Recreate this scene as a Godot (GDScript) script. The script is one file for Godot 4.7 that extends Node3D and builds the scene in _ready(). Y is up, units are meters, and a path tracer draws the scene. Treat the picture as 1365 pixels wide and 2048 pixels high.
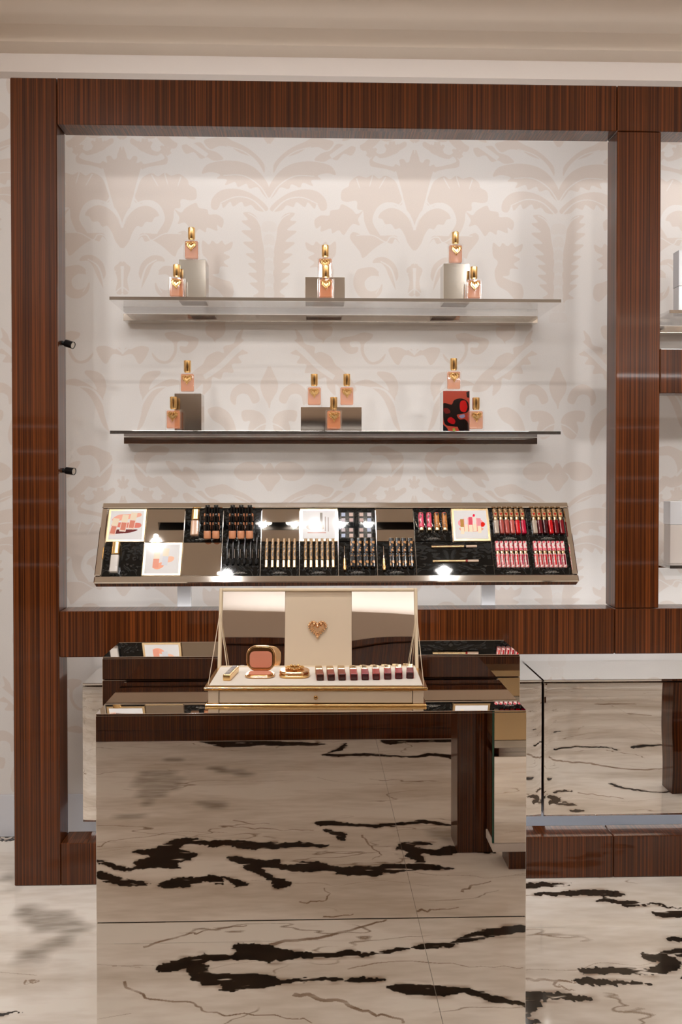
extends Node3D
# A perfume and make-up display: wooden frame before a damask wall, glass shelves, sloped tester tray, mirrored plinths, marble floor.
# ---------------------------------------------------------------- camera numbers (photo taken as 1365 x 2048)
const F := 1800.0
const PX := 682.5
const PY := 971.0
const YAW := 1.81
const PITCH := 0.89
const EYE := Vector3(0, 1.4, 0)
const WALL := 3.47      # distances of the main planes from the camera, along -z
const FRAME := 3.05
const CUBE := 1.933
const CUBE_H := 0.8815
const PLINTH := 2.238
const PLINTH_H := 0.941
const CAB := 3.15
const CEIL := 2.95

var M := {}
var taken := {}
var rng := RandomNumberGenerator.new()

# ---------------------------------------------------------------- mesh builder
class MB:
	var v := PackedVector3Array()
	var n := PackedVector3Array()
	var uv := PackedVector2Array()
	var xf := Transform3D()
	func tri(a: Vector3, b: Vector3, c: Vector3, na: Vector3, nb: Vector3, nc: Vector3, ua := Vector2(), ub := Vector2(), uc := Vector2()):
		if (b - a).cross(c - a).dot(na + nb + nc) > 0.0:
			var t := b; b = c; c = t
			t = nb; nb = nc; nc = t
			var t2 := ub; ub = uc; uc = t2
		for p in [a, b, c]: v.append(xf * p)
		for q in [na, nb, nc]: n.append((xf.basis * q).normalized())
		for q in [ua, ub, uc]: uv.append(q)
	func quad(a: Vector3, b: Vector3, c: Vector3, d: Vector3, nn: Vector3, u0 := Vector2(0, 1), u1 := Vector2(1, 1), u2 := Vector2(1, 0), u3 := Vector2(0, 0)):
		tri(a, b, c, nn, nn, nn, u0, u1, u2)
		tri(a, c, d, nn, nn, nn, u0, u2, u3)
	func mesh() -> ArrayMesh:
		var arr := []
		arr.resize(Mesh.ARRAY_MAX)
		arr[Mesh.ARRAY_VERTEX] = v
		arr[Mesh.ARRAY_NORMAL] = n
		arr[Mesh.ARRAY_TEX_UV] = uv
		var m := ArrayMesh.new()
		m.add_surface_from_arrays(Mesh.PRIMITIVE_TRIANGLES, arr)
		return m
	# polygon (counter-clockwise) in XY, extruded along z from z0 to z1, ends bevelled by b
	func prism(poly: PackedVector2Array, z0: float, z1: float, b := 0.0, smooth := false):
		if Geometry2D.is_polygon_clockwise(poly):
			poly = poly.duplicate(); poly.reverse()
		var k := poly.size()
		var nr := PackedVector2Array()
		var mit := PackedVector2Array()
		for i in k:
			var e := (poly[(i + 1) % k] - poly[i]).normalized()
			nr.append(Vector2(e.y, -e.x))
		for i in k:
			var a: Vector2 = nr[(i + k - 1) % k]
			var c: Vector2 = nr[i]
			var s := a + c
			mit.append(s / maxf(0.3, s.dot(c)) if s.length() > 0.01 else c)
		var inner := PackedVector2Array()
		for i in k: inner.append(poly[i] - mit[i] * b)
		var lo := poly[0]
		var hi := poly[0]
		for p in poly:
			lo = Vector2(minf(lo.x, p.x), minf(lo.y, p.y)); hi = Vector2(maxf(hi.x, p.x), maxf(hi.y, p.y))
		var U := func(p: Vector2): return Vector2((p.x - lo.x) / maxf(hi.x - lo.x, 1e-6), 1.0 - (p.y - lo.y) / maxf(hi.y - lo.y, 1e-6))
		var idx := Geometry2D.triangulate_polygon(inner)
		for e in [[z1, Vector3(0, 0, 1)], [z0, Vector3(0, 0, -1)]]:
			for i in range(0, idx.size(), 3):
				var p: Vector2 = inner[idx[i]]
				var q: Vector2 = inner[idx[i + 1]]
				var r: Vector2 = inner[idx[i + 2]]
				var N: Vector3 = e[1]
				tri(Vector3(p.x, p.y, e[0]), Vector3(q.x, q.y, e[0]), Vector3(r.x, r.y, e[0]), N, N, N, U.call(p), U.call(q), U.call(r))
		var zb := b if z1 > z0 else -b
		for i in k:
			var j := (i + 1) % k
			var n0 := Vector3(nr[i].x, nr[i].y, 0)
			var n1 := n0
			if smooth:
				n0 = Vector3(mit[i].x, mit[i].y, 0).normalized(); n1 = Vector3(mit[j].x, mit[j].y, 0).normalized()
			var a := Vector3(poly[i].x, poly[i].y, z1 - zb)
			var c := Vector3(poly[j].x, poly[j].y, z1 - zb)
			var d := Vector3(poly[j].x, poly[j].y, z0 + zb)
			var e2 := Vector3(poly[i].x, poly[i].y, z0 + zb)
			tri(a, c, d, n0, n1, n1); tri(a, d, e2, n0, n1, n0)
			if b > 0.0:
				for s in [1.0, -1.0]:
					var zo := z1 - zb if s > 0 else z0 + zb
					var zi := z1 if s > 0 else z0
					var nb := (Vector3(nr[i].x, nr[i].y, 0) + Vector3(0, 0, s)).normalized()
					var o0 := Vector3(poly[i].x, poly[i].y, zo)
					var o1 := Vector3(poly[j].x, poly[j].y, zo)
					var i0 := Vector3(inner[i].x, inner[i].y, zi)
					var i1 := Vector3(inner[j].x, inner[j].y, zi)
					tri(o0, o1, i1, nb, nb, nb); tri(o0, i1, i0, nb, nb, nb)
	# box between two corners with chamfered edges
	func box(a: Vector3, c: Vector3, b := 0.002):
		var lo := Vector3(minf(a.x, c.x), minf(a.y, c.y), minf(a.z, c.z))
		var hi := Vector3(maxf(a.x, c.x), maxf(a.y, c.y), maxf(a.z, c.z))
		b = minf(b, minf(hi.x - lo.x, minf(hi.y - lo.y, hi.z - lo.z)) * 0.4)
		prism(PackedVector2Array([Vector2(lo.x + b, lo.y), Vector2(hi.x - b, lo.y), Vector2(hi.x, lo.y + b), Vector2(hi.x, hi.y - b), Vector2(hi.x - b, hi.y), Vector2(lo.x + b, hi.y), Vector2(lo.x, hi.y - b), Vector2(lo.x, lo.y + b)]), lo.z, hi.z, b)
	# profile of (radius, height) turned round the y axis; sharp where two segments meet at an angle
	func lathe(prof: Array, segs := 20, sharp := 0.8):
		var k := prof.size()
		var sn := []
		for i in k - 1:
			var e: Vector2 = (prof[i + 1] - prof[i])
			sn.append(Vector2(e.y, -e.x).normalized())
		for i in k - 1:
			var na: Vector2 = sn[i]
			var nb: Vector2 = sn[i]
			if i > 0 and sn[i].dot(sn[i - 1]) > sharp: na = (sn[i] + sn[i - 1]).normalized()
			if i < k - 2 and sn[i].dot(sn[i + 1]) > sharp: nb = (sn[i] + sn[i + 1]).normalized()
			for s in segs:
				var t0 := TAU * s / segs
				var t1 := TAU * (s + 1) / segs
				var R := func(p: Vector2, t: float): return Vector3(p.x * cos(t), p.y, p.x * sin(t))
				var a: Vector3 = R.call(prof[i], t0)
				var b: Vector3 = R.call(prof[i], t1)
				var c: Vector3 = R.call(prof[i + 1], t1)
				var d: Vector3 = R.call(prof[i + 1], t0)
				if prof[i].x > 1e-6: tri(a, b, c, R.call(na, t0), R.call(na, t1), R.call(nb, t1))
				if prof[i + 1].x > 1e-6: tri(a, c, d, R.call(na, t0), R.call(nb, t1), R.call(nb, t0))
	func ball(c: Vector3, r: float, segs := 8, sq := Vector3.ONE):
		var old := xf
		xf = xf * Transform3D(Basis.from_scale(sq * r), c)
		var prof := []
		var rings := maxi(4, segs / 2 + 1)
		for i in rings + 1:
			var t := PI * i / rings
			prof.append(Vector2(sin(t), -cos(t)))
		lathe(prof, segs, -2.0)
		xf = old
	func tube(path: Array, r: float, segs := 6):
		for i in path.size() - 1:
			var a: Vector3 = path[i]
			var b: Vector3 = path[i + 1]
			var d := (b - a).normalized()
			var s := d.cross(Vector3(0, 0, 1) if absf(d.z) < 0.9 else Vector3(1, 0, 0)).normalized()
			var u := s.cross(d)
			for k in segs:
				var n0 := s * cos(TAU * k / segs) + u * sin(TAU * k / segs)
				var n1 := s * cos(TAU * (k + 1) / segs) + u * sin(TAU * (k + 1) / segs)
				tri(a + n0 * r, a + n1 * r, b + n1 * r, n0, n1, n1)
				tri(a + n0 * r, b + n1 * r, b + n0 * r, n0, n1, n0)

static func rrect(w: float, h: float, r: float, seg := 5) -> PackedVector2Array:
	var p := PackedVector2Array()
	for q in 4:
		var c := Vector2((w / 2 - r) * [1, -1, -1, 1][q], (h / 2 - r) * [1, 1, -1, -1][q])
		for i in seg + 1:
			var t := PI / 2 * (q + float(i) / seg)
			p.append(c + Vector2(cos(t), sin(t)) * r)
	return p

static func heart(w: float, seg := 28) -> PackedVector2Array:
	var p := PackedVector2Array()
	for i in seg:
		var t := TAU * i / seg
		p.append(Vector2(16 * pow(sin(t), 3), 13 * cos(t) - 5 * cos(2 * t) - 2 * cos(3 * t) - cos(4 * t) + 2.5) * w / 32.0)
	return p

# ---------------------------------------------------------------- nodes
func numbered(called: String) -> String:
	var k: int = taken.get(called, 0)
	taken[called] = k + 1
	return called if k == 0 else "%s_%03d" % [called, k]

func obj(called: String, m: Mesh, mt: Material, parent: Node = null, where := Transform3D()) -> MeshInstance3D:
	var o := MeshInstance3D.new()
	o.mesh = m
	o.material_override = mt
	o.transform = where
	o.cast_shadow = GeometryInstance3D.SHADOW_CASTING_SETTING_ON
	if parent:
		o.name = called
		parent.add_child(o, true)
	else:
		o.name = numbered(called)
		add_child(o)
	return o

func tag(o: Node, label: String, category: String, group := "") -> Node:
	o.set_meta("label", label)
	o.set_meta("category", category)
	if group: o.set_meta("group", group)
	return o

func structure(o: Node, label := "") -> Node:
	o.set_meta("kind", "structure")
	if label: o.set_meta("label", label)
	return o

func thing(called: String, label: String, category: String, where := Transform3D(), group := "") -> Node3D:
	var o := Node3D.new()
	o.name = numbered(called)
	o.transform = where
	add_child(o)
	tag(o, label, category, group)
	return o

func copy(o: Node3D, called: String, where: Transform3D, label := "", group := "") -> Node3D:
	var c: Node3D = o.duplicate()
	c.name = numbered(called)
	add_child(c)
	c.transform = where
	if label: c.set_meta("label", label)
	if group: c.set_meta("group", group)
	return c

func bx(a: Vector3, c: Vector3, b := 0.002) -> ArrayMesh:
	var m := MB.new()
	m.box(a, c, b)
	return m.mesh()

# ---------------------------------------------------------------- from pixels to places
func ray(px: float, py: float) -> Vector3:
	return Basis.from_euler(Vector3(deg_to_rad(-PITCH), deg_to_rad(-YAW), 0)) * Vector3((px - PX) / F, -(py - PY) / F, -1)

func hit(px: float, py: float, p: Vector3, n: Vector3) -> Vector3:
	var d := ray(px, py)
	return EYE + d * ((p - EYE).dot(n) / d.dot(n))

func at(px: float, py: float, dist: float) -> Vector3:
	return hit(px, py, Vector3(0, 0, -dist), Vector3(0, 0, 1))

func on_floor(px: float, py: float, mirror_at := 0.0) -> Vector2:   # a floor point seen straight or in an upright mirror that stands at -mirror_at
	var q := hit(px, py, Vector3.ZERO, Vector3.UP)
	return Vector2(q.x, q.z if mirror_at == 0.0 else -2.0 * mirror_at - q.z)

# ---------------------------------------------------------------- materials
func mt(called: String, c: Color, rough := 0.5, metal := 0.0, spec := 0.5) -> StandardMaterial3D:
	var m := StandardMaterial3D.new()
	m.resource_name = called
	m.albedo_color = c
	m.roughness = rough
	m.metallic = metal
	m.metallic_specular = spec
	M[called] = m
	return m

func tex(im: Image) -> ImageTexture:
	return ImageTexture.create_from_image(im)

func noise_bytes(w: int, h: int, freq: float, sd: int, oct := 4, sx := 1.0, sy := 1.0) -> PackedByteArray:   # 0..255, stretched along x by sx and along y by sy
	var nz := FastNoiseLite.new()
	nz.noise_type = FastNoiseLite.TYPE_SIMPLEX_SMOOTH
	nz.seed = sd
	nz.frequency = freq
	nz.fractal_octaves = oct
	var im := nz.get_image(maxi(1, int(w / sx)), maxi(1, int(h / sy)), false, false, true)
	if sx != 1.0 or sy != 1.0: im.resize(w, h, Image.INTERPOLATE_CUBIC)
	im.convert(Image.FORMAT_L8)
	return im.get_data()

func fill(mask: PackedByteArray, w: int, h: int, pts: PackedVector2Array, value: int, wrap := false):
	var lo := 1e9
	var hi := -1e9
	for p in pts:
		lo = minf(lo, p.y); hi = maxf(hi, p.y)
	var k := pts.size()
	for y in range(floori(lo), ceili(hi) + 1):
		var row := y
		if wrap: row = posmod(y, h)
		elif y < 0 or y >= h: continue
		var xs := []
		var yy := y + 0.5
		for i in k:
			var a := pts[i]
			var b := pts[(i + 1) % k]
			if (a.y <= yy) != (b.y <= yy): xs.append(a.x + (yy - a.y) / (b.y - a.y) * (b.x - a.x))
		xs.sort()
		for i in range(0, xs.size() - 1, 2):
			for x in range(ceili(xs[i] - 0.5), floori(xs[i + 1] - 0.5) + 1):
				if wrap: mask[row * w + posmod(x, w)] = value
				elif x >= 0 and x < w: mask[row * w + x] = value

func smooth(pts: Array, closed := true, sub := 5) -> PackedVector2Array:
	var out := PackedVector2Array()
	var k := pts.size()
	for i in (k if closed else k - 1):
		var a: Vector2 = pts[posmod(i - 1, k)] if closed else pts[maxi(i - 1, 0)]
		var b: Vector2 = pts[i]
		var c: Vector2 = pts[(i + 1) % k]
		var d: Vector2 = pts[(i + 2) % k] if closed else pts[mini(i + 2, k - 1)]
		for s in sub: out.append(b.cubic_interpolate(c, a, d, float(s) / sub))
	if not closed: out.append(pts[k - 1])
	return out

func stroke(mask: PackedByteArray, w: int, h: int, pts: Array, r0: float, r1: float, value: int, wrap := false, sub := 6):
	var line := smooth(pts, false, sub)
	var left := PackedVector2Array()
	var right := PackedVector2Array()
	for i in line.size():
		var d := (line[mini(i + 1, line.size() - 1)] - line[maxi(i - 1, 0)]).normalized()
		var r := lerpf(r0, r1, float(i) / (line.size() - 1))
		left.append(line[i] + Vector2(-d.y, d.x) * r)
		right.append(line[i] - Vector2(-d.y, d.x) * r)
	right.reverse()
	left.append_array(right)
	fill(mask, w, h, left, value, wrap)

func pairs(a: Array) -> Array:
	var out := []
	for i in range(0, a.size(), 2): out.append(Vector2(a[i], a[i + 1]))
	return out

func wood_image() -> Image:   # straight veneer: fine vertical grain that varies slowly along its length
	var w := 1024
	var h := 512
	var streak := noise_bytes(w, h, 0.22, 3, 3, 1.0, 64.0)
	var band := noise_bytes(w, h, 0.05, 5, 3, 1.0, 24.0)
	var pore := noise_bytes(w, h, 0.45, 8, 1, 1.0, 10.0)
	var im := Image.create(w, h, false, Image.FORMAT_RGB8)
	for y in h:
		for x in w:
			var i := y * w + x
			var t := clampf(((streak[i] - 128) * 0.55 + (band[i] - 128) * 0.9 + (pore[i] - 128) * 0.3) / 255.0 + 0.46, 0.0, 1.0)
			im.set_pixel(x, y, Color(0.17, 0.078, 0.03).lerp(Color(0.5, 0.262, 0.108), t))
	return im

# the damask of the wallpaper: dark figures and light outlines traced for half a repeat, in units of 0.6215 mm from x 380 to 1280 and y 50 to 2190
const DW := 1024
const DH := 1216
func damask_masks() -> PackedByteArray:
	var mask := PackedByteArray()
	mask.resize(DW * DH)
	var dark := [
		[380,100,405,112,412,140,430,150,450,128,475,135,470,170,500,160,520,175,640,150,650,175,560,190,500,215,470,290,455,350,440,400,420,470,395,540,380,570],
		[640,60,600,100,540,75,480,40,440,20,430,45,470,75,530,110,590,125,620,110,640,140,600,160,650,170,660,140,640,110],
		[455,400,470,340,500,265,560,232,600,250,640,228,680,245,730,235,780,270,790,300,830,325,835,380,800,395,740,390,735,440,700,450,690,520,650,600,590,610,640,520,625,450,590,410,540,395,490,420],
		[395,545,420,490,470,445,530,430,585,455,605,490,580,500,560,530,525,530,500,560,470,555,440,600,420,650,380,690,380,575],
		[470,650,500,620,520,650,560,640,600,660,640,690,700,740,720,700,780,620,760,580,700,600,640,600,560,600,520,600,490,605],
		[700,450,740,470,770,440,830,410,850,440,900,450,910,480,960,480,1000,510,990,560,960,545,960,580,900,560,890,590,850,570,820,600,790,560,760,530,720,540,730,500],
		[870,640,910,665,930,640,960,660,990,640,1010,665,1055,645,1045,690,1000,715,1040,740,1000,770,1030,800,980,800,970,840,930,850,1000,880,1050,900,1060,970,1020,1000,960,940,900,900,880,820,900,760,870,720],
		[480,850,500,780,560,735,620,740,640,770,590,770,560,800,540,850,500,930,480,960,500,900],
		[590,850,630,800,690,800,740,820,760,900,720,980,650,1000,590,960,580,900,620,940,670,940,690,890,650,850],
		[330,815,350,790,380,780,380,960,340,960,350,880],
		[1250,170,1200,110,1130,60,1040,25,1000,30,1040,60,1100,100,1180,130,1225,180,1250,225],
		[745,60,770,110,820,100,860,140,900,130,940,150,1000,140,960,100,900,80,860,40,800,50],
		[1280,310,1240,240,1180,185,1100,155,1000,150,900,175,868,230,920,220,980,235,960,260,1020,265,1010,300,1070,280,1090,310,1140,290,1160,320,1210,310,1240,350,1275,380],
		[1275,440,1230,390,1150,340,1060,320,980,335,930,385,925,440,960,450,985,410,1000,440,1040,400,1060,430,1110,400,1130,430,1170,420,1200,450,1250,460],
		[1120,470,1160,465,1200,490,1225,545,1235,620,1250,700,1255,820,1250,1000,1225,990,1180,980,1215,950,1160,900,1210,890,1150,840,1205,830,1150,780,1200,770,1135,720,1190,710,1120,650,1180,640,1110,580,1170,570,1110,520,1150,510],
		[890,1170,930,1155,1000,1150,1010,1190,990,1230,950,1250,950,1270,930,1240,895,1215],
		[380,1350,440,1340,480,1400,520,1360,540,1300,480,1290,430,1310,400,1300,380,1340],
		[560,1330,600,1370,650,1380,690,1330,690,1270,650,1240,640,1210,700,1200,760,1220,840,1240,835,1290,790,1330,740,1325,730,1290,770,1290,780,1260,720,1260,710,1330,670,1390,610,1395,570,1365],
		[500,1620,480,1560,490,1490,530,1450,600,1440,610,1460,560,1510,540,1560,600,1520,680,1490,760,1520,700,1530,640,1545,580,1600,540,1680,500,1780,450,1820,470,1740],
		[780,1480,830,1430,870,1400,900,1350,960,1320,1000,1330,1000,1290,1060,1270,1080,1220,1120,1180,1110,1240,1150,1260,1110,1300,1150,1330,1090,1350,1110,1390,1050,1400,1060,1450,1000,1450,980,1490,930,1480,920,1540,870,1590,870,1520,820,1560,740,1560],
		[1280,1418,1310,1460,1335,1520,1320,1590,1290,1640,1280,1660],
		[1040,1620,1050,1560,1100,1520,1150,1520,1200,1560,1220,1620,1180,1640,1150,1590,1110,1580,1080,1600,1070,1650],
		[900,1680,960,1660,1020,1690,1060,1750,1080,1840,1060,1900,1030,1840,990,1780,930,1740],
		[1110,1690,1170,1680,1230,1700,1260,1750,1240,1830,1180,1860,1150,1800,1160,1750,1120,1750],
		[450,1960,500,1930,580,1900,660,1920,640,1960,580,1960,540,1990,520,2060,560,2100,620,2090,590,2150,540,2160,480,2130,450,2060],
		[640,2000,700,2010,740,2060,760,2030,820,2060,850,2120,800,2110,830,2160,780,2150,740,2110,690,2080],
		[560,2110,600,2090,640,2120,690,2170,720,2190,700,2220,640,2200,590,2150],
		[1060,2060,1090,2020,1150,2000,1220,2010,1250,2050,1210,2080,1190,2110,1130,2120,1080,2100],
		[1240,2060,1280,2010,1280,2180,1240,2140,1210,2100],
		[880,2170,940,2150,1000,2140,1060,2170,1100,2190,1060,2210,980,2200,920,2220],
	]
	var light := [
		[[380,565,400,500,440,440,520,402,595,425,622,490,590,545,500,580,440,640,400,690,380,705], 8, 6],
		[[500,205,475,290,455,370,465,400,490,420], 7, 4], [[640,230,660,300], 5, 2], [[560,240,600,310], 5, 2], [[740,250,720,310], 5, 2],
		[[440,690,480,700,515,725,500,750], 6, 3], [[460,660,490,615,530,610,560,640,640,600,740,600], 5, 3],
		[[300,800,340,790,360,770,400,770,425,790,460,800,440,850,420,830], 6, 4], [[380,800,380,960], 12, 6],
		[[340,960,380,930,420,960], 4, 4], [[485,960,500,880,530,800,590,760], 8, 4], [[600,830,590,900,620,960], 5, 3],
		[[1250,230,1200,150,1120,90,1020,60], 5, 3], [[1280,390,1220,300,1120,240,1000,240], 5, 3], [[1265,470,1180,390,1080,370,980,410], 5, 3],
		[[1235,560,1200,500,1150,470], 5, 3], [[1280,560,1260,640,1290,700], 4, 3],
		[[380,1170,380,1340], 10, 6], [[380,1300,430,1240,470,1230], 7, 4], [[380,1330,450,1280,560,1250], 7, 4],
		[[380,1420,380,1560], 14, 5], [[380,1620,380,1840], 10, 7], [[455,1480,480,1590,455,1660], 10, 6],
		[[450,1820,480,1720,500,1640,560,1560,640,1540,690,1570], 12, 4], [[520,1760,570,1690,650,1660], 10, 14],
		[[330,1960,380,2005,430,1990,470,2030,530,2090], 6, 9], [[450,1960,440,1900,450,1850], 10, 5],
		[[550,2010,640,2070,720,2140,800,2190,900,2260], 22, 16], [[690,1730,620,1700,560,1720], 6, 3],
		[[1190,1180,1140,1260,1060,1330,980,1410,880,1480], 22, 18], [[1270,1640,1220,1560,1160,1520], 5, 3],
		[[1290,1760,1220,1780,1140,1850,1080,1930], 5, 3], [[1050,2090,1100,2140,1200,2180,1280,2200], 8, 4],
	]
	var scales := [[1240, 560], [1252, 640], [1255, 720], [1255, 800], [1255, 880], [1255, 960], [1245, 1040], [1230, 1110]]
	var k := DW / 1800.0
	var P := func(a: Array, mirror: bool):
		var q := []
		for p in pairs(a): q.append(Vector2(((380 - p.x) if mirror else (p.x - 380)) * k, (p.y - 50) * DH / 2140.0))
		return q
	for s in [false, true]:
		for d in dark: fill(mask, DW, DH, smooth(P.call(d, s), true, 4), 150, true)
		for sp in [[380, 2120], [530, 2190], [250, 2190], [650, 2215]]:
			for a in 5: stroke(mask, DW, DH, P.call([sp[0], sp[1] + 40, sp[0] + 35 * sin(a * 1.1 - 2.2), sp[1] + 5 - 35 * cos(a * 1.1 - 2.2)], s), 7, 5, 150, true, 3)
		for l in light: stroke(mask, DW, DH, P.call(l[0], s), l[1] * 0.5, l[2] * 0.5, 0, true)
		for c in scales: fill(mask, DW, DH, smooth(P.call([1280, c[1] - 40, c[0], c[1] - 30, c[0] - 6, c[1] + 15, 1265, c[1] + 25, 1280, c[1] + 12], s)), 40, true)
	return mask

func wallpaper_image() -> Image:   # two flat inks: the ground and the damask figure
	var figure := damask_masks()
	var weave := noise_bytes(DW, DH, 0.35, 21, 2)
	var ground_ink := [219, 216, 214]
	var figure_ink := [212, 203, 197]
	var data := PackedByteArray()
	data.resize(DW * DH * 3)
	for i in DW * DH:
		var x := i % DW
		var cover := (figure[i] + figure[i - 1 if x > 0 else i] + figure[i + 1 if x < DW - 1 else i] + figure[i - DW if i >= DW else i]) / 600.0
		var thread := (weave[i] - 128) * 0.03
		for c in 3: data[i * 3 + c] = int(clampf(lerpf(ground_ink[c], figure_ink[c], cover) + thread, 0, 255))
	return Image.create_from_data(DW, DH, false, Image.FORMAT_RGB8, data)

# marble: veins traced on the floor where it is seen straight or in the mirrors, then grain from noise
const FS := 2048
const FX0 := -1.75
const FZ0 := -3.5
const FL := 4.3
func marble_image() -> Image:
	var veins := PackedByteArray()
	var brown := PackedByteArray()
	var cloud := PackedByteArray()
	for a in [veins, brown, cloud]: a.resize(FS * FS)
	veins.fill(0); brown.fill(0); cloud.fill(0)
	var r := RandomNumberGenerator.new()
	r.seed = 77
	var K := FS / FL
	var put := func(a: Array, ox: float, oy: float, sc: float, mirror: float):
		var q := []
		for p in pairs(a):
			var g := on_floor(ox + p.x / sc, oy + p.y / sc, mirror)
			q.append((g - Vector2(FX0, FZ0)) * K)
		return q
	# the mirror front of the low plinth, two crops; its lower panel; the open floor; the mirror doors of the low cabinet
	var A := [
		[[15,940,80,950,160,985,240,980,230,955,290,935,330,915,240,895,260,880,350,870,420,840,500,815,600,808,700,825,800,818,900,820,960,832,1130,835,1280,832,1365,850,1365,858,1200,862,1100,875,980,878,880,868,800,850,720,862,640,850,560,845,510,870,580,890,620,905,590,930,560,945,510,955,500,990,400,990,280,995,200,1012,130,1000,60,970,15,960], 0],
		[[20,1010,60,1015,110,1035,200,1050,300,1075,330,1090,280,1098,200,1100,120,1090,60,1075,25,1050], 0],
		[[375,1095,430,1070,500,1050,580,1042,660,1042,700,1030,760,1045,790,1080,740,1088,680,1075,600,1085,560,1105,450,1112], 0],
		[[780,1040,850,1055,930,1085,920,1100,850,1100,815,1075], 0],
		[[800,930,850,918,940,930,1020,940,1120,945,1130,962,1180,970,1260,955,1365,960,1365,1005,1240,1015,1150,1000,1060,990,1020,985,1050,1020,1100,1050,1190,1075,1180,1100,1100,1112,1080,1090,1040,1060,990,1020,930,1000,880,965], 0],
		[[0,150,80,165,150,175,100,180,30,165], 0],
		[[640,215,800,190,1000,185,1365,160,1365,172,1200,190,1000,215,1365,230,1365,245,1200,245,1000,250,800,255,700,240], 0],
		[[270,200,400,195,560,180,700,175,640,185,500,195,380,212], 0],
		[[0,150,100,140,300,150,600,155,950,150,950,165,600,175,300,165,100,160,0,170], 1],
		[[480,210,560,190,700,180,860,195,950,200,950,215,800,222,640,222,540,235,490,222], 1],
		[[130,295,220,260,270,225,280,240,250,268,180,288,300,292,400,285,550,295,660,305,760,288,850,290,950,305,920,322,820,305,700,310,600,310,450,302,300,305,160,305], 1],
		[[110,690,250,692,330,705,480,705,600,695,740,683,850,700,950,708,930,722,800,710,700,705,600,715,450,725,300,718,180,715,115,720], 1],
		[[130,740,200,745,270,765,265,800,230,795,180,765], 1], [[0,815,80,825,180,830,130,845,0,840], 1],
		[[0,932,100,935,200,955,300,965,340,950,450,955,580,940,640,940,700,925,640,905,630,870,570,855,600,820,680,808,790,825,690,835,720,850,800,860,860,840,950,845,1140,860,1140,880,960,870,880,890,780,890,730,880,745,930,800,950,900,965,910,975,800,975,640,985,540,998,490,990,460,1018,340,1015,240,1005,180,985,0,990], 1],
		[[230,350,250,335,320,320,400,308,455,310,455,280,510,275,560,285,620,295,650,305,740,305,800,298,830,305,890,300,950,288,1100,270,1180,240,1260,230,1325,225,1325,240,1250,255,1150,275,1080,288,950,298,920,308,820,315,700,318,620,325,560,332,480,325,400,328,330,345,250,362], 2],
		[[320,345,380,340,400,365,540,368,600,385,700,375,780,382,850,380,905,385,860,392,760,390,680,392,600,398,540,410,420,418,425,400,340,390], 2],
		[[910,405,960,395,1040,400,1150,410,1250,435,1320,455,1320,468,1220,448,1120,425,1000,432,940,420], 2],
		[[205,628,380,622,500,628,560,622,520,636,420,650,205,658], 3],
		[[265,712,290,695,400,690,520,680,640,672,760,675,870,685,935,705,925,722,860,728,800,720,850,745,960,755,1100,770,1090,785,1000,795,900,785,800,768,730,760,760,735,780,718,600,712,440,722,360,712], 3],
		[[1135,850,1180,832,1400,828,1400,872,1250,878,1170,865], 3], [[1255,1030,1400,1035,1400,1062,1290,1055], 3],
		[[1060,1155,1200,1140,1400,1105,1400,1150,1260,1160,1340,1200,1360,1230,1310,1275,1200,1300,1050,1310,900,1298,720,1295,620,1290,580,1262,680,1262,800,1250,960,1252,1100,1255,1200,1235,1210,1212,1100,1200], 3],
		[[580,1350,620,1335,750,1345,850,1348,1000,1352,1090,1370,1140,1388,1000,1378,860,1382,700,1385,590,1375], 3],
		[[150,1460,280,1440,400,1445,540,1450,640,1470,690,1488,560,1500,430,1490,330,1500,300,1540,260,1580,205,1620,150,1640], 3],
		[[150,1640,290,1650,270,1670,150,1680], 3],
	]
	var crops := [[190.0, 1410.0, 3.033, CUBE], [600.0, 1410.0, 2.967, CUBE], [160.0, 1700.0, 1.4837, CUBE], [1000.0, 1600.0, 3.74, 0.0], [1040.0, 1300.0, 4.2, CAB], [0.0, 1560.0, 4.195, 0.0]]
	for a in A:
		var c: Array = crops[a[1]]
		var line := smooth(put.call(a[0], c[0], c[1], c[2], c[3]), true, 6)
		var ragged := PackedVector2Array()
		for p in line: ragged.append(p + Vector2(r.randfn(0, 1.5), r.randfn(0, 2.0)))
		fill(veins, FS, FS, ragged, 255)
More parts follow.
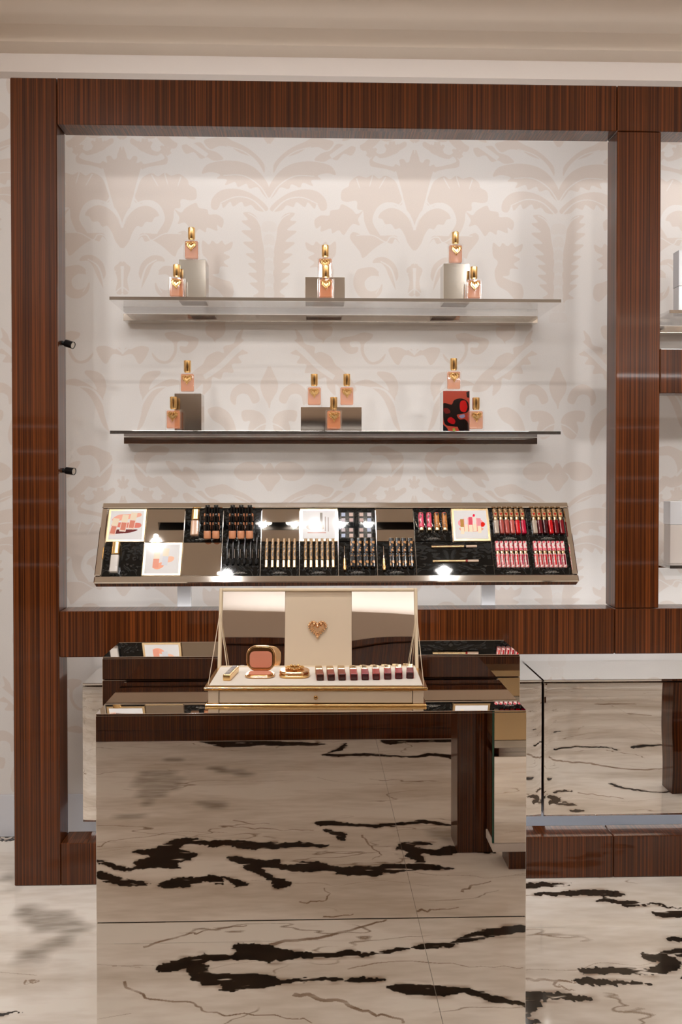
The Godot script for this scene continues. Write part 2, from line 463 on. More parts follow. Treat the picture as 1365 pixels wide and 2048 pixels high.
	var thin := [
		[[225,825,480,810,650,820,740,828,820,850], 4, 5.0, 0], [[960,835,1020,815,1150,803,1310,797], 4, 7.0, 0], [[70,880,230,920,420,935,580,945,700,970,1000,1000,1180,990,1310,970], 4, 7.0, 1],
		[[230,680,310,675], 4, 12.0, 0], [[640,420,800,420,1000,415], 4, 12.0, 1], [[920,530,1110,535], 4, 8.0, 1], [[770,1120,850,1150,980,1165,1150,1185,1310,1185], 4, 5.0, 0],
		[[230,1200,350,1190,450,1195], 4, 5.0, 0], [[500,1210,700,1225,880,1245], 4, 3.0, 1], [[65,1090,190,1085], 4, 8.0, 0],
		[[370,770,420,840,475,890,430,915], 1, 2.0, 1], [[700,1225,800,1215,940,1205], 1, 2.5, 1], [[960,1105,1050,1065,1130,1050], 1, 2.5, 1], [[10,1170,90,1165,180,1140,150,1090], 1, 2.0, 1], [[150,1255,320,1240], 1, 2.0, 1],
		[[780,735,900,740,1100,755,1320,760], 0, 2.5, 1], [[840,700,950,720,1060,720], 0, 2.5, 1], [[20,860,120,820,300,800,500,770,800,775], 0, 1.6, 1],
		[[560,280,700,262,820,235,905,207], 2, 4.0, 1], [[630,425,760,450,860,480,960,510], 2, 4.0, 1], [[130,395,200,435,330,460,400,485,560,490,690,510], 2, 2.0, 1], [[190,290,300,255,370,240,500,222], 2, 2.5, 1], [[800,350,950,330,1150,345,1320,350], 2, 1.2, 1],
		[[205,1340,380,1352,520,1358,560,1360], 3, 3.0, 1], [[420,1370,480,1410,560,1440], 3, 2.0, 1], [[1110,775,1190,770,1230,800,1400,812], 3, 3.0, 0],
		[[-40,480,40,470,110,480,110,500,30,505,-40,500], 5, 6.0, 0], [[230,1700,290,1690,330,1685], 5, 4.0, 1], [[10,1960,200,1950], 5, 2.0, 0],
	]
	for a in thin:
		var c: Array = crops[a[1]]
		var p: Array = put.call(a[0], c[0], c[1], c[2], c[3])
		var jit := []
		for q in smooth(p, false, 5): jit.append(q + Vector2(r.randfn(0, 2.0), r.randfn(0, 2.5)))
		stroke(veins if a[3] == 0 else brown, FS, FS, jit, a[2], a[2] * 0.4, 255, false, 2)
	for i in 60:   # more faint threads, over the whole floor
		var s := Vector2(r.randf() * FS, r.randf() * FS)
		var p := [s]
		for j in 6:
			s += Vector2(r.randf_range(20, 70), r.randfn(0, 14))
			p.append(s)
		stroke(brown, FS, FS, p, 0.7, 0.5, 130 + r.randi() % 60, false, 4)
	for a in [[[100,1080,400,1080,650,1150,780,1250,520,1330,300,1230], 5, 150], [[130,1480,260,1400,560,1310,560,1350,400,1470,200,1560], 5, 120], [[20,830,120,800,110,900,60,920], 5, 160], [[260,420,460,400,520,480,380,580,280,600], 0, 110], [[700,385,780,380,1000,425,850,425], 0, 140], [[590,595,740,590,800,610,680,630], 0, 110], [[410,325,560,335,440,345], 0, 170], [[760,745,930,735,940,800,820,790], 1, 120], [[150,670,330,670,300,695,180,700], 0, 110]]:
		var c: Array = crops[a[1]]
		fill(cloud, FS, FS, smooth(put.call(a[0], c[0], c[1], c[2], c[3])), a[2])
	var cim := Image.create_from_data(FS, FS, false, Image.FORMAT_L8, cloud)   # soften the clouds
	cim.resize(96, 96, Image.INTERPOLATE_TRILINEAR)
	cim.resize(FS, FS, Image.INTERPOLATE_CUBIC)
	cloud = cim.get_data()
	var vim := Image.create_from_data(FS, FS, false, Image.FORMAT_L8, veins)   # brown halo beside the black veins
	vim.resize(512, 512, Image.INTERPOLATE_BILINEAR)
	vim.resize(170, 170, Image.INTERPOLATE_TRILINEAR)
	vim.resize(FS, FS, Image.INTERPOLATE_CUBIC)
	var halo := vim.get_data()
	var sim := Image.create_from_data(FS, FS, false, Image.FORMAT_L8, veins)   # feathered edge of the black veins
	sim.resize(820, 820, Image.INTERPOLATE_TRILINEAR)
	sim.resize(FS, FS, Image.INTERPOLATE_CUBIC)
	var soft := sim.get_data()
	var thread := noise_bytes(FS, FS, 0.0045, 51, 5, 3.0)
	var where := noise_bytes(FS, FS, 0.005, 53, 3, 2.0)
	var big := noise_bytes(FS, FS, 0.006, 31, 5, 4.0)
	var small := noise_bytes(FS, FS, 0.05, 33, 4, 4.0)
	var data := PackedByteArray()
	data.resize(FS * FS * 3)
	for i in FS * FS:
		var b := big[i] / 255.0
		var s := small[i] / 255.0
		var t := clampf((b - 0.5) * 2.4 + (s - 0.5) * 0.9, -0.4, 1.1)
		var cr := 236.0 - 22.0 * t
		var cg := 229.0 - 25.0 * t
		var cb := 220.0 - 29.0 * t
		var c := cloud[i] * (0.5 + s) * 0.0030
		if c > 0.02:
			c = minf(c, 0.55)
			cr = lerpf(cr, 118, c); cg = lerpf(cg, 110, c); cb = lerpf(cb, 98, c)
		var hl := halo[i] * (s * 1.9 - 0.3) * 0.0030
		if brown[i] > 0: hl = maxf(hl, brown[i] * (s + 0.15) * 0.0030)
		if hl > 0.02:
			hl = minf(hl, 0.75)
			cr = lerpf(cr, 112, hl); cg = lerpf(cg, 84, hl); cb = lerpf(cb, 62, hl)
		var th := absf(thread[i] - 128.0)
		if th < 3.0 and where[i] > 128:
			var a := (1.0 - th / 3.0) * clampf((where[i] - 128) * 0.03, 0.0, 0.65)
			cr = lerpf(cr, 120, a); cg = lerpf(cg, 98, a); cb = lerpf(cb, 78, a)
		if soft[i] > 20:
			var k := clampf((soft[i] / 255.0 + (s - 0.52) * 2.2 - 0.27) * 5.0, 0.0, 1.0)
			cr = lerpf(cr, 30 + 34 * (1.0 - s), k); cg = lerpf(cg, 28 + 26 * (1.0 - s), k); cb = lerpf(cb, 25 + 18 * (1.0 - s), k)
		data[i * 3] = int(cr); data[i * 3 + 1] = int(cg); data[i * 3 + 2] = int(cb)
	return Image.create_from_data(FS, FS, false, Image.FORMAT_RGB8, data)

# ---------------------------------------------------------------- small prints
func poly_on(im: Image, pts: Array, c: Color, a := 1.0):
	var w := im.get_width()
	var h := im.get_height()
	var mask := PackedByteArray()
	mask.resize(w * h)
	fill(mask, w, h, smooth(pairs(pts), true, 4) if pts.size() > 10 else PackedVector2Array(pairs(pts)), 255)
	for i in w * h:
		if mask[i]: im.set_pixel(i % w, i / w, im.get_pixel(i % w, i / w).lerp(c, a))

func slab_on(im: Image, x: float, y: float, w: float, h: float, turn: float, c: Color):
	var d := Vector2(cos(turn), sin(turn))
	var e := Vector2(-d.y, d.x)
	var o := Vector2(x, y)
	var a := []
	for k in [[-0.5, 0], [0.5, 0], [0.5, 1], [-0.5, 1]]:
		var p: Vector2 = o + d * w * k[0] + e * h * k[1]
		a.append_array([p.x, p.y])
	poly_on(im, a, c)

func black_card(text_x: float, text_w: float, sd: int) -> StandardMaterial3D:   # black card with a tone-on-tone damask and two tiny lines of print
	var w := 192
	var im := Image.create(w, w, false, Image.FORMAT_RGB8)
	var r := RandomNumberGenerator.new()
	r.seed = sd
	im.fill(Color(0.035, 0.036, 0.038))
	var m := damask_masks_small
	for y in w:
		for x in w:
			if m[(int(y * 2.6) % 608) * 512 + int(x * 2.6 + sd * 37) % 512] > 60: im.set_pixel(x, y, Color(0.15, 0.153, 0.155))
	if text_w > 0:
		for line in 2:
			var half := text_w * (0.33 if line == 0 else 0.5)
			for x in range(int((text_x - half) * w), int((text_x + half) * w)):
				for y in 3:
					if r.randf() < 0.6: im.set_pixel(x, 172 + line * 6 + y, Color(0.75, 0.73, 0.7))
	var m2 := mt("black_card", Color.WHITE, 0.03)
	m2.albedo_texture = tex(im)
	return m2
var damask_masks_small := PackedByteArray()

func card_print(kind: int) -> StandardMaterial3D:
	var im := Image.create(160, 160, false, Image.FORMAT_RGB8)
	im.fill(Color(0.86, 0.86, 0.87))
	if kind == 0:
		poly_on(im, [10, 45, 40, 22, 90, 18, 140, 12, 146, 30, 100, 44, 60, 52, 20, 60], Color(0.93, 0.68, 0.6))
		poly_on(im, [8, 78, 30, 66, 90, 66, 146, 70, 148, 92, 110, 96, 40, 92, 14, 92], Color(0.85, 0.5, 0.45))
		poly_on(im, [8, 110, 40, 104, 90, 104, 138, 106, 100, 122, 60, 126, 20, 128], Color(0.42, 0.2, 0.2))
		for q in [[30, 42, 0.16], [73, 22, 0.1], [114, 10, 0.12]]:
			slab_on(im, q[0], q[1], 30, 42, q[2], Color(0.9, 0.84, 0.75))
			slab_on(im, q[0] - 42 * sin(q[2]), q[1] + 42, 31, 52, q[2], Color(0.9, 0.82, 0.78))
			slab_on(im, q[0] - 44 * sin(q[2]), q[1] + 44, 24, 42, q[2], Color(0.82, 0.52, 0.45))
	elif kind == 1:
		poly_on(im, [100, 72, 120, 66, 136, 74, 130, 92, 110, 100, 96, 90], Color(0.95, 0.75, 0.65))
		poly_on(im, [40, 130, 60, 138, 80, 130, 90, 116, 84, 100, 44, 110], Color(0.93, 0.66, 0.56))
		for q in [[54, 36, 0.03, Color(0.9, 0.62, 0.54)], [97, 22, 0.06, Color(0.82, 0.83, 0.86)]]:
			slab_on(im, q[0], q[1], 28, 44, q[2], Color(0.9, 0.86, 0.78))
			slab_on(im, q[0] - 2, q[1] + 44, 28, 50, q[2], q[3])
	elif kind == 2:
		slab_on(im, 92, 12, 12, 64, 0.0, Color(0.55, 0.53, 0.5))
		slab_on(im, 112, 34, 4, 82, 0.0, Color(0.62, 0.58, 0.55))
		slab_on(im, 126, 38, 4, 80, 0.0, Color(0.62, 0.58, 0.55))
		poly_on(im, [20, 88, 40, 78, 96, 76, 104, 90, 100, 106, 40, 108, 22, 100], Color(0.7, 0.66, 0.62))
		poly_on(im, [34, 92, 60, 86, 86, 90, 80, 102, 50, 104, 36, 100], Color(0.82, 0.79, 0.76))
		slab_on(im, 70, 122, 90, 5, 0.0, Color(0.75, 0.58, 0.55))
	else:
		poly_on(im, [20, 62, 40, 50, 90, 40, 130, 52, 146, 80, 134, 96, 60, 100, 22, 86], Color(0.95, 0.62, 0.64))
		poly_on(im, [22, 100, 60, 92, 120, 96, 140, 104, 120, 118, 60, 120, 30, 116], Color(0.9, 0.64, 0.58))
		poly_on(im, [122, 76, 140, 66, 150, 78, 140, 92, 124, 90, 118, 84], Color(0.85, 0.16, 0.12))
		for q in [[38, 50, Color(0.72, 0.55, 0.3)], [58, 36, Color(0.9, 0.85, 0.84)], [80, 38, Color(0.85, 0.35, 0.42)], [100, 34, Color(0.92, 0.88, 0.85)], [122, 44, Color(0.9, 0.6, 0.64)]]:
			slab_on(im, q[0], q[1], 17, 44, 0.03, q[2])
			slab_on(im, q[0] - 1, q[1] + 44, 17, 40, 0.03, Color(0.93, 0.88, 0.78))
		slab_on(im, 100, 22, 10, 14, 0.3, Color(0.85, 0.1, 0.25))
	var m := mt("card_print", Color.WHITE, 0.05)
	m.albedo_texture = tex(im)
	return m

func spotted(called: String, base: Color, spots: Array, n: int, ring: bool, sd: int, rough := 0.3) -> StandardMaterial3D:   # printed tube: blots or leopard rings
	var w := 64
	var h := 160
	var im := Image.create(w, h, false, Image.FORMAT_RGB8)
	im.fill(base)
	var r := RandomNumberGenerator.new()
	r.seed = sd
	for i in n:
		var c := Vector2(r.randf() * w, r.randf() * h)
		var rad := r.randf_range(5, 11)
		var col: Color = spots[r.randi() % spots.size()]
		for y in range(int(c.y - rad), int(c.y + rad)):
			for x in range(int(c.x - rad), int(c.x + rad)):
				var d := Vector2(x, y).distance_to(c)
				if y >= 0 and y < h and (d < rad and (not ring or d > rad * 0.5)): im.set_pixel(posmod(x, w), y, col)
	var m := mt(called, Color.WHITE, rough)
	m.albedo_texture = tex(im)
	m.uv1_triplanar = true
	m.uv1_scale = Vector3(40, 14, 40)
	return m

# ---------------------------------------------------------------- scene
func _ready():
	rng.seed = 5
	set_camera_and_light()
	make_materials()
	build_room()
	build_frame()
	build_cabinets()
	build_plinths()
	build_shelves()
	build_tray()
	build_box()
	build_right_bay()
	build_behind()

func set_camera_and_light():
	var cam := Camera3D.new()
	cam.name = "camera"
	cam.projection = Camera3D.PROJECTION_FRUSTUM
	cam.near = 0.05
	cam.far = 60.0
	cam.size = 2048.0 / F * cam.near
	cam.frustum_offset = Vector2((PX - 682.5) / F, (PY - 1024.0) / F) * cam.near
	cam.position = EYE
	cam.rotation_degrees = Vector3(-PITCH, -YAW, 0)
	add_child(cam)
	cam.current = true
	var we := WorldEnvironment.new()
	we.name = "environment"
	var e := Environment.new()
	e.background_mode = Environment.BG_COLOR
	e.background_color = Color.BLACK
	e.tonemap_mode = Environment.TONE_MAPPER_LINEAR
	e.tonemap_exposure = 1.12
	e.sdfgi_enabled = true
	e.ssao_enabled = true
	e.ssil_enabled = true
	we.environment = e
	add_child(we)
	# light strips: on top of the wooden unit, shining up into the cornice, and under the low cabinets
	area("unit_top_light", Vector3(0.62, 2.735, -3.13), Vector2(3.2, 0.02), 0.06, Color(1.0, 0.995, 0.99), Vector3(30, 0, 0))
	area("beam_back_light", Vector3(0.09, 2.63, -3.165), Vector2(1.86, 0.02), 0.19, Color(1.0, 0.995, 0.99), Vector3(-35, 0, 0))
	area("rail_back_light", Vector3(0.68, 0.85, -3.165), Vector2(2.9, 0.02), 0.24, Color(1.0, 0.995, 0.99), Vector3(0, 0, 0))
	area("next_beam_back_light", Vector3(1.72, 2.63, -3.165), Vector2(1.0, 0.02), 0.16, Color(1.0, 0.995, 0.99), Vector3(-58, 0, 0))
	area("pelmet_top_light", Vector3(1.35, 2.4, 3.2), Vector2(5.2, 0.08), 2.6, Color(1.0, 0.995, 0.99), Vector3(75, 0, 0))
	# wall washers along both side walls
	area("left_wall_washer_light", Vector3(-3.25, CEIL - 0.04, -0.2), Vector2(5.0, 0.1), 6.2, Color(1.0, 0.995, 0.99), Vector3(-65, 90, 0))
	area("right_wall_washer_light", Vector3(3.75, CEIL - 0.04, -0.2), Vector2(5.0, 0.1), 6.2, Color(1.0, 0.995, 0.99), Vector3(-65, -90, 0))
	area("under_cabinet_light", Vector3(0.6, 0.168, -3.2), Vector2(2.7, 0.02), 0.16, Color(0.93, 0.96, 1.0), Vector3(-60, 0, 0))

func area(called: String, where: Vector3, size: Vector2, energy: float, c: Color, turn: Vector3):
	var l := AreaLight3D.new()
	l.name = called
	l.area_size = size
	l.light_energy = energy
	l.light_color = c
	l.area_range = 12.0
	l.area_attenuation = 2.0
	l.shadow_enabled = true
	l.position = where
	l.rotation_degrees = turn
	add_child(l)

func spot(called: String, where: Vector3, to: Vector3, energy: float, angle: float, parent: Node, size := 0.03, c := Color(1.0, 0.99, 0.98)):
	var l := SpotLight3D.new()
	l.name = called
	l.light_energy = energy
	l.light_color = c
	l.light_size = size
	l.spot_angle = angle
	l.spot_angle_attenuation = 0.9
	l.spot_range = 12.0
	l.spot_attenuation = 2.0
	l.shadow_enabled = true
	parent.add_child(l, true)
	l.look_at_from_position(where, to, Vector3.UP if absf((to - where).normalized().y) < 0.98 else Vector3(0, 0, -1))

func make_materials():
	var wood := mt("glossy_wood", Color.WHITE, 0.35, 0.0, 0.2)
	wood.albedo_texture = tex(wood_image())
	wood.uv1_triplanar = true
	wood.uv1_world_triplanar = true
	wood.uv1_scale = Vector3(1 / 0.44, 1 / 3.1, 1 / 0.44)
	wood.uv1_offset = Vector3(0, 0.03, 0)
	wood.uv1_triplanar_sharpness = 8.0
	wood.clearcoat_enabled = true
	wood.clearcoat = 0.7
	wood.clearcoat_roughness = 0.04
	var paper := mt("damask_wallpaper", Color.WHITE, 0.6, 0.0, 0.3)
	paper.albedo_texture = tex(wallpaper_image())
	paper.uv1_triplanar = true
	paper.uv1_world_triplanar = true
	paper.uv1_triplanar_sharpness = 8.0
	var x0 := at(245, 600, WALL).x
	var y0 := at(245, 270 + 50 / 3.102, WALL).y
	paper.uv1_scale = Vector3(1 / 1.1187, 1 / 1.33, 1 / 1.1187)
	paper.uv1_offset = Vector3(-x0 / 1.1187, -y0 / 1.33, 0)
	var marble := mt("polished_marble", Color.WHITE, 0.07, 0.0, 0.5)
	marble.albedo_texture = tex(marble_image())
	marble.uv1_triplanar = true
	marble.uv1_world_triplanar = true
	marble.uv1_triplanar_sharpness = 8.0
	marble.uv1_scale = Vector3.ONE / FL
	marble.uv1_offset = Vector3(-FX0 / FL, 0, -FZ0 / FL)
	var dm := Image.create_from_data(DW, DH, false, Image.FORMAT_L8, damask_masks())
	dm.resize(512, 608, Image.INTERPOLATE_BILINEAR)
	damask_masks_small = dm.get_data()
	mt("white_plaster", Color(0.86, 0.83, 0.81), 0.7)
	mt("ceiling_paint", Color(0.84, 0.79, 0.735), 0.85)
	mt("taupe_paint", Color(0.8, 0.735, 0.68), 0.6)
	mt("beige_paint", Color(0.86, 0.78, 0.7), 0.7)
	mt("white_gloss", Color(0.82, 0.83, 0.86), 0.25)
	mt("mirror", Color(0.945, 0.935, 0.92), 0.012, 1.0)
	mt("tinted_mirror", Color(0.93, 0.91, 0.885), 0.012, 1.0)
	mt("dark_mirror", Color(0.6, 0.52, 0.46), 0.02, 1.0)
	mt("polished_steel", Color(0.95, 0.93, 0.9), 0.05, 1.0)
	mt("satin_steel", Color(0.74, 0.71, 0.67), 0.1, 1.0)
	mt("brushed_tile", Color(0.84, 0.81, 0.77), 0.015, 1.0)
	mt("gold", Color(0.93, 0.78, 0.54), 0.2, 1.0)
	mt("pale_gold", Color(0.88, 0.77, 0.6), 0.26, 1.0)
	mt("rose_gold", Color(0.9, 0.74, 0.57), 0.2, 1.0)
	mt("black_metal", Color(0.05, 0.05, 0.055), 0.3, 0.0)
	mt("black_gloss", Color(0.03, 0.03, 0.032), 0.1)
	mt("black_matt", Color(0.03, 0.028, 0.027), 0.8)
	mt("ivory_leather", Color(0.79, 0.72, 0.63), 0.55)
	mt("white_cushion", Color(0.88, 0.85, 0.81), 0.7)
	mt("cream_edge", Color(0.85, 0.78, 0.67), 0.45)
	mt("cord", Color(0.85, 0.78, 0.68), 0.8)
	mt("acrylic_white", Color(0.88, 0.89, 0.91), 0.15)
	mt("beige_liquid", Color(0.78, 0.62, 0.5), 0.2)
	mt("skin_liquid", Color(0.76, 0.52, 0.38), 0.15)
	mt("pearl_glass", Color(0.82, 0.8, 0.78), 0.1)
	mt("powder", Color(0.8, 0.52, 0.42), 0.85)
	mt("crystal", Color(0.9, 0.9, 0.92), 0.03, 0.6)
	var glass := mt("clear_glass", Color(0.95, 0.97, 0.96, 0.04), 0.0)
	glass.transparency = BaseMaterial3D.TRANSPARENCY_ALPHA
	var bottle := mt("bottle_glass", Color(0.98, 0.96, 0.95, 0.03), 0.02)
	bottle.transparency = BaseMaterial3D.TRANSPARENCY_ALPHA
	var edge := mt("glass_edge", Color(0.72, 0.69, 0.66), 0.03, 0.9)
	edge.metallic_specular = 0.7
	mt("green_glass_edge", Color(0.08, 0.3, 0.24), 0.08)
	var liquid := mt("perfume_liquid", Color(0.9, 0.58, 0.38, 0.5), 0.05)
	liquid.transparency = BaseMaterial3D.TRANSPARENCY_ALPHA
	for q in [["lamp_glow", 30.0], ["field_glow", 1.2], ["strip_glow", 1.2]]:
		var m := mt(q[0], Color.WHITE, 0.5)
		m.emission_enabled = true
		m.emission = Color(1.0, 0.97, 0.94)
		m.emission_energy_multiplier = q[1]

# ---------------------------------------------------------------- room shell
func build_room():
	var X0 := -3.7
	var X1 := 4.2
	var Z1 := 3.4
	var base: Node = structure(obj("floor", bx(Vector3(X0, -0.06, -WALL - 0.1), Vector3(X1, -0.004, Z1)), mt("floor_bed", Color(0.55, 0.5, 0.45), 0.8)), "black veined white marble floor")
	var rows := [[-WALL - 0.02, -2.72, [-1.5, -0.1, 1.75]], [-2.72, -1.2, [-1.17, 0.33, 1.83]], [-1.2, 0.32, [-1.17, 0.33, 1.83]], [0.32, 1.84, [-1.17, 0.33, 1.83]], [1.84, Z1, [-1.6, -0.1, 1.4]]]
	for row in rows:
		var xs: Array = [X0, -2.67] + row[2] + [3.3, X1]
		for i in xs.size() - 1:
			obj("marble_slab", bx(Vector3(xs[i] + 0.0005, -0.004, row[0] + 0.0005), Vector3(xs[i + 1] - 0.0005, 0.0, row[1] - 0.0005), 0.0006), M["polished_marble"], base)
	structure(obj("wall_back", bx(Vector3(X0, -0.06, -WALL - 0.1), Vector3(X1, 2.89, -WALL), 0.0), M["damask_wallpaper"]), "pale damask wallpaper behind the wooden frame")
	structure(obj("baseboard_back", bx(Vector3(X0, 0.0, -WALL), Vector3(X1, 0.162, -WALL + 0.006), 0.002), M["white_gloss"]), "white baseboard under the damask wallpaper")
	structure(obj("wall_left", bx(Vector3(X0 - 0.1, -0.06, -WALL - 0.1), Vector3(X0, CEIL + 0.25, Z1), 0.0), M["beige_paint"]))
	structure(obj("wall_right", bx(Vector3(X1, -0.06, -WALL - 0.1), Vector3(X1 + 0.1, CEIL + 0.25, Z1), 0.0), M["beige_paint"]))
	structure(obj("wall_front", bx(Vector3(X0 - 0.1, -0.06, Z1), Vector3(X1 + 0.1, CEIL + 0.25, Z1 + 0.1), 0.0), M["white_plaster"]))
	# ceiling with a coved cornice over the wall; profile in (z, y)
	var prof := [Vector2(-WALL - 0.02, 2.888), Vector2(-WALL + 0.06, 2.888), Vector2(-WALL + 0.06, 2.956), Vector2(-WALL + 0.15, 2.958), Vector2(-WALL + 0.16, 2.975), Vector2(-WALL + 0.185, 3.005), Vector2(-WALL + 0.22, 3.015), Vector2(-WALL + 0.27, 3.005), Vector2(-WALL + 0.34, 2.98), Vector2(-WALL + 0.44, 2.958), Vector2(-WALL + 0.56, CEIL), Vector2(-2.6, CEIL), Vector2(-2.6, 3.2), Vector2(-WALL - 0.1, 3.2)]
	structure(obj("trim_1", smooth_cove(prof.slice(0, 3), X0, X1), M["white_plaster"]), "white fascia over the damask wallpaper")
	structure(obj("trim_3", smooth_cove(prof.slice(2), X0, X1, true), M["ceiling_paint"]), "beige coved cornice between the white fascia and the ceiling")
	var T0 := -1.807
	var T1 := -1.748
	var c := MB.new()   # ceiling slabs round the lamp trough
	c.box(Vector3(X0, CEIL, -2.6), Vector3(X1, CEIL + 0.2, T0), 0.0)
	c.box(Vector3(X0, CEIL, T1), Vector3(X1, CEIL + 0.2, Z1), 0.0)
	c.box(Vector3(X0, CEIL, T0), Vector3(-0.9, CEIL + 0.2, T1), 0.0)
	c.box(Vector3(1.3, CEIL, T0), Vector3(X1, CEIL + 0.2, T1), 0.0)
	c.box(Vector3(X0, CEIL + 0.2, -WALL - 0.1), Vector3(X1, CEIL + 0.25, Z1), 0.0)
	structure(obj("ceiling", c.mesh(), M["ceiling_paint"]), "beige ceiling")
	var t := MB.new()
	t.box(Vector3(-0.9, CEIL + 0.09, T0), Vector3(1.3, CEIL + 0.1, T1), 0.0)
	t.box(Vector3(-0.9, CEIL + 0.001, T0), Vector3(1.3, CEIL + 0.1, T0 + 0.004), 0.0)
	t.box(Vector3(-0.9, CEIL + 0.001, T1 - 0.004), Vector3(1.3, CEIL + 0.1, T1), 0.0)
	structure(obj("trim_2", t.mesh(), mt("trough_paint", Color(0.16, 0.13, 0.1), 0.7)), "dark lamp trough in the ceiling")
	# lamps: clusters of three in the trough, and recessed ones before it
	var lens := MB.new()
	lens.lathe([Vector2(0, -0.004), Vector2(0.0125, -0.004), Vector2(0.014, 0), Vector2(0.0, 0.004)], 16)
	var lens_mesh := lens.mesh()
	var can := MB.new()
	can.lathe([Vector2(0.0142, 0.0), Vector2(0.0155, -0.008), Vector2(0.017, -0.008), Vector2(0.017, 0.05), Vector2(0.0, 0.05)], 16)
	var can_mesh := can.mesh()
	var sets := [[[-0.323, -0.29, -0.256], -1.775, Vector3(-0.55, 1.2, -3.3)], [[-0.142, -0.107, -0.075], -1.775, Vector3(-0.2, 1.5, -3.4)], [[-0.04, 0.016, 0.057], -1.757, Vector3(0.1, 1.5, -3.4)], [[0.132, 0.167, 0.2], -1.775, Vector3(0.3, 1.5, -3.4)], [[0.292, 0.327, 0.362], -1.775, Vector3(0.75, 1.2, -3.3)]]
	for s in sets:
		var lamp := thing("spotlight_cluster", "cluster of three small spotlights, %s along the black ceiling trough" % ["first", "second", "third", "fourth", "fifth"][sets.find(s)], "spotlight", Transform3D(Basis(), Vector3(s[0][1], CEIL, s[1])), "spotlights in the ceiling trough")
		for x in s[0]:
			obj("housing", can_mesh, M["black_metal"], lamp, Transform3D(Basis(), Vector3(x - s[0][1], 0.042, 0)))
			obj("lamp_lens", lens_mesh, M["lamp_glow"], lamp, Transform3D(Basis(), Vector3(x - s[0][1], 0.04, 0)))
		spot("lamp_light", Vector3(s[0][1], CEIL + 0.028, s[1]), s[2], 0.36, 62.0, lamp, 0.02)
	for q in [[[-0.92, -1.71, -0.92, -1.67], Vector3(-0.9, 0.9, -3.3), "pair of small recessed ceiling spotlights beside the trough end"], [[-0.565, -1.42, -0.52, -1.42], Vector3(-0.4, 0.8, -2.4), "pair of small recessed ceiling spotlights before the trough"], [[0.76, -1.44, 0.8, -1.44, 0.84, -1.44], Vector3(1.0, 0.9, -3.3), "row of three small recessed ceiling spotlights before the trough"],
			[[-1.5, 0.25, -1.42, 0.25, -1.34, 0.25], Vector3(-1.0, 1.75, -3.4), "row of recessed ceiling spotlights over the viewer, at the left wall", 4.2], [[-0.58, 0.25, -0.5, 0.25, -0.42, 0.25], Vector3(-0.35, 1.75, -3.4), "row of recessed ceiling spotlights over the viewer, left of the middle", 1.1], [[0.42, 0.25, 0.5, 0.25, 0.58, 0.25], Vector3(0.5, 1.75, -3.4), "row of recessed ceiling spotlights over the viewer, right of the middle", 0.5], [[1.34, 0.25, 1.42, 0.25, 1.5, 0.25], Vector3(1.3, 1.75, -3.4), "row of recessed ceiling spotlights over the viewer, right of the counter", 2.0], [[2.92, 0.25, 3.0, 0.25, 3.08, 0.25], Vector3(1.9, 1.6, -3.4), "row of recessed ceiling spotlights over the viewer, at the right wall", 6.0]]:
		var a: Array = pairs(q[0])
		var lamp := thing("recessed_spotlight", q[2], "spotlight", Transform3D(Basis(), Vector3(a[0].x, CEIL, a[0].y)))
		for p in a:
			obj("rim", ring_mesh(0.0125, 0.017, 0.004), M["white_gloss"], lamp, Transform3D(Basis(), Vector3(p.x - a[0].x, -0.004, p.y - a[0].y)))
			obj("lamp_lens", lens_mesh, M["lamp_glow"], lamp, Transform3D(Basis(), Vector3(p.x - a[0].x, -0.002, p.y - a[0].y)))
		var mid: Vector2 = a[a.size() / 2]
		spot("lamp_light", Vector3(mid.x, CEIL - 0.02, mid.y), q[1], 0.5 if mid.y < 0 else q[3], 50.0 if mid.y < 0 else 36.0, lamp, 0.03 if mid.y < 0 else 0.2)
	for q in [[-3.25, "long glowing ceiling strip washing the left wall"], [3.75, "long glowing ceiling strip washing the right wall"]]:
		var ww := thing("wall_washer", q[1], "ceiling light", Transform3D(Basis(), Vector3(q[0], CEIL - 0.03, -0.2)))
		obj("lamp_diffuser", bx(Vector3(-0.05, 0.0, -2.5), Vector3(0.05, 0.028, 2.5), 0.003), M["field_glow"], ww)

func ring_mesh(r0: float, r1: float, h: float) -> ArrayMesh:
	var m := MB.new()
	m.lathe([Vector2(r0, 0), Vector2(r1, 0), Vector2(r1, h), Vector2(r0, h), Vector2(r0, 0)], 20)
	return m.mesh()

func smooth_cove(prof: Array, x0: float, x1: float, backed := false) -> ArrayMesh:
	var m := MB.new()
	var k := prof.size()
	var sn := []
	for i in k - 1:
		var e: Vector2 = prof[i + 1] - prof[i]
		sn.append(Vector2(e.y, -e.x).normalized())
	for i in (k - 3 if backed else k - 1):
		var na: Vector2 = sn[i]
		var nb: Vector2 = sn[i]
		if i > 0 and sn[i].dot(sn[i - 1]) > 0.85: na = (sn[i] + sn[i - 1]).normalized()
		if i < k - 2 and sn[i].dot(sn[i + 1]) > 0.85: nb = (sn[i] + sn[i + 1]).normalized()
		var A := Vector3(0, na.y, na.x)
		var B := Vector3(0, nb.y, nb.x)
		var p: Vector2 = prof[i]
		var q: Vector2 = prof[i + 1]
		m.tri(Vector3(x0, p.y, p.x), Vector3(x1, p.y, p.x), Vector3(x1, q.y, q.x), A, A, B)
		m.tri(Vector3(x0, p.y, p.x), Vector3(x1, q.y, q.x), Vector3(x0, q.y, q.x), A, B, B)
	if backed: m.box(Vector3(x0, 3.03, -WALL - 0.1), Vector3(x1, 3.15, -2.6), 0.0)
	return m.mesh()

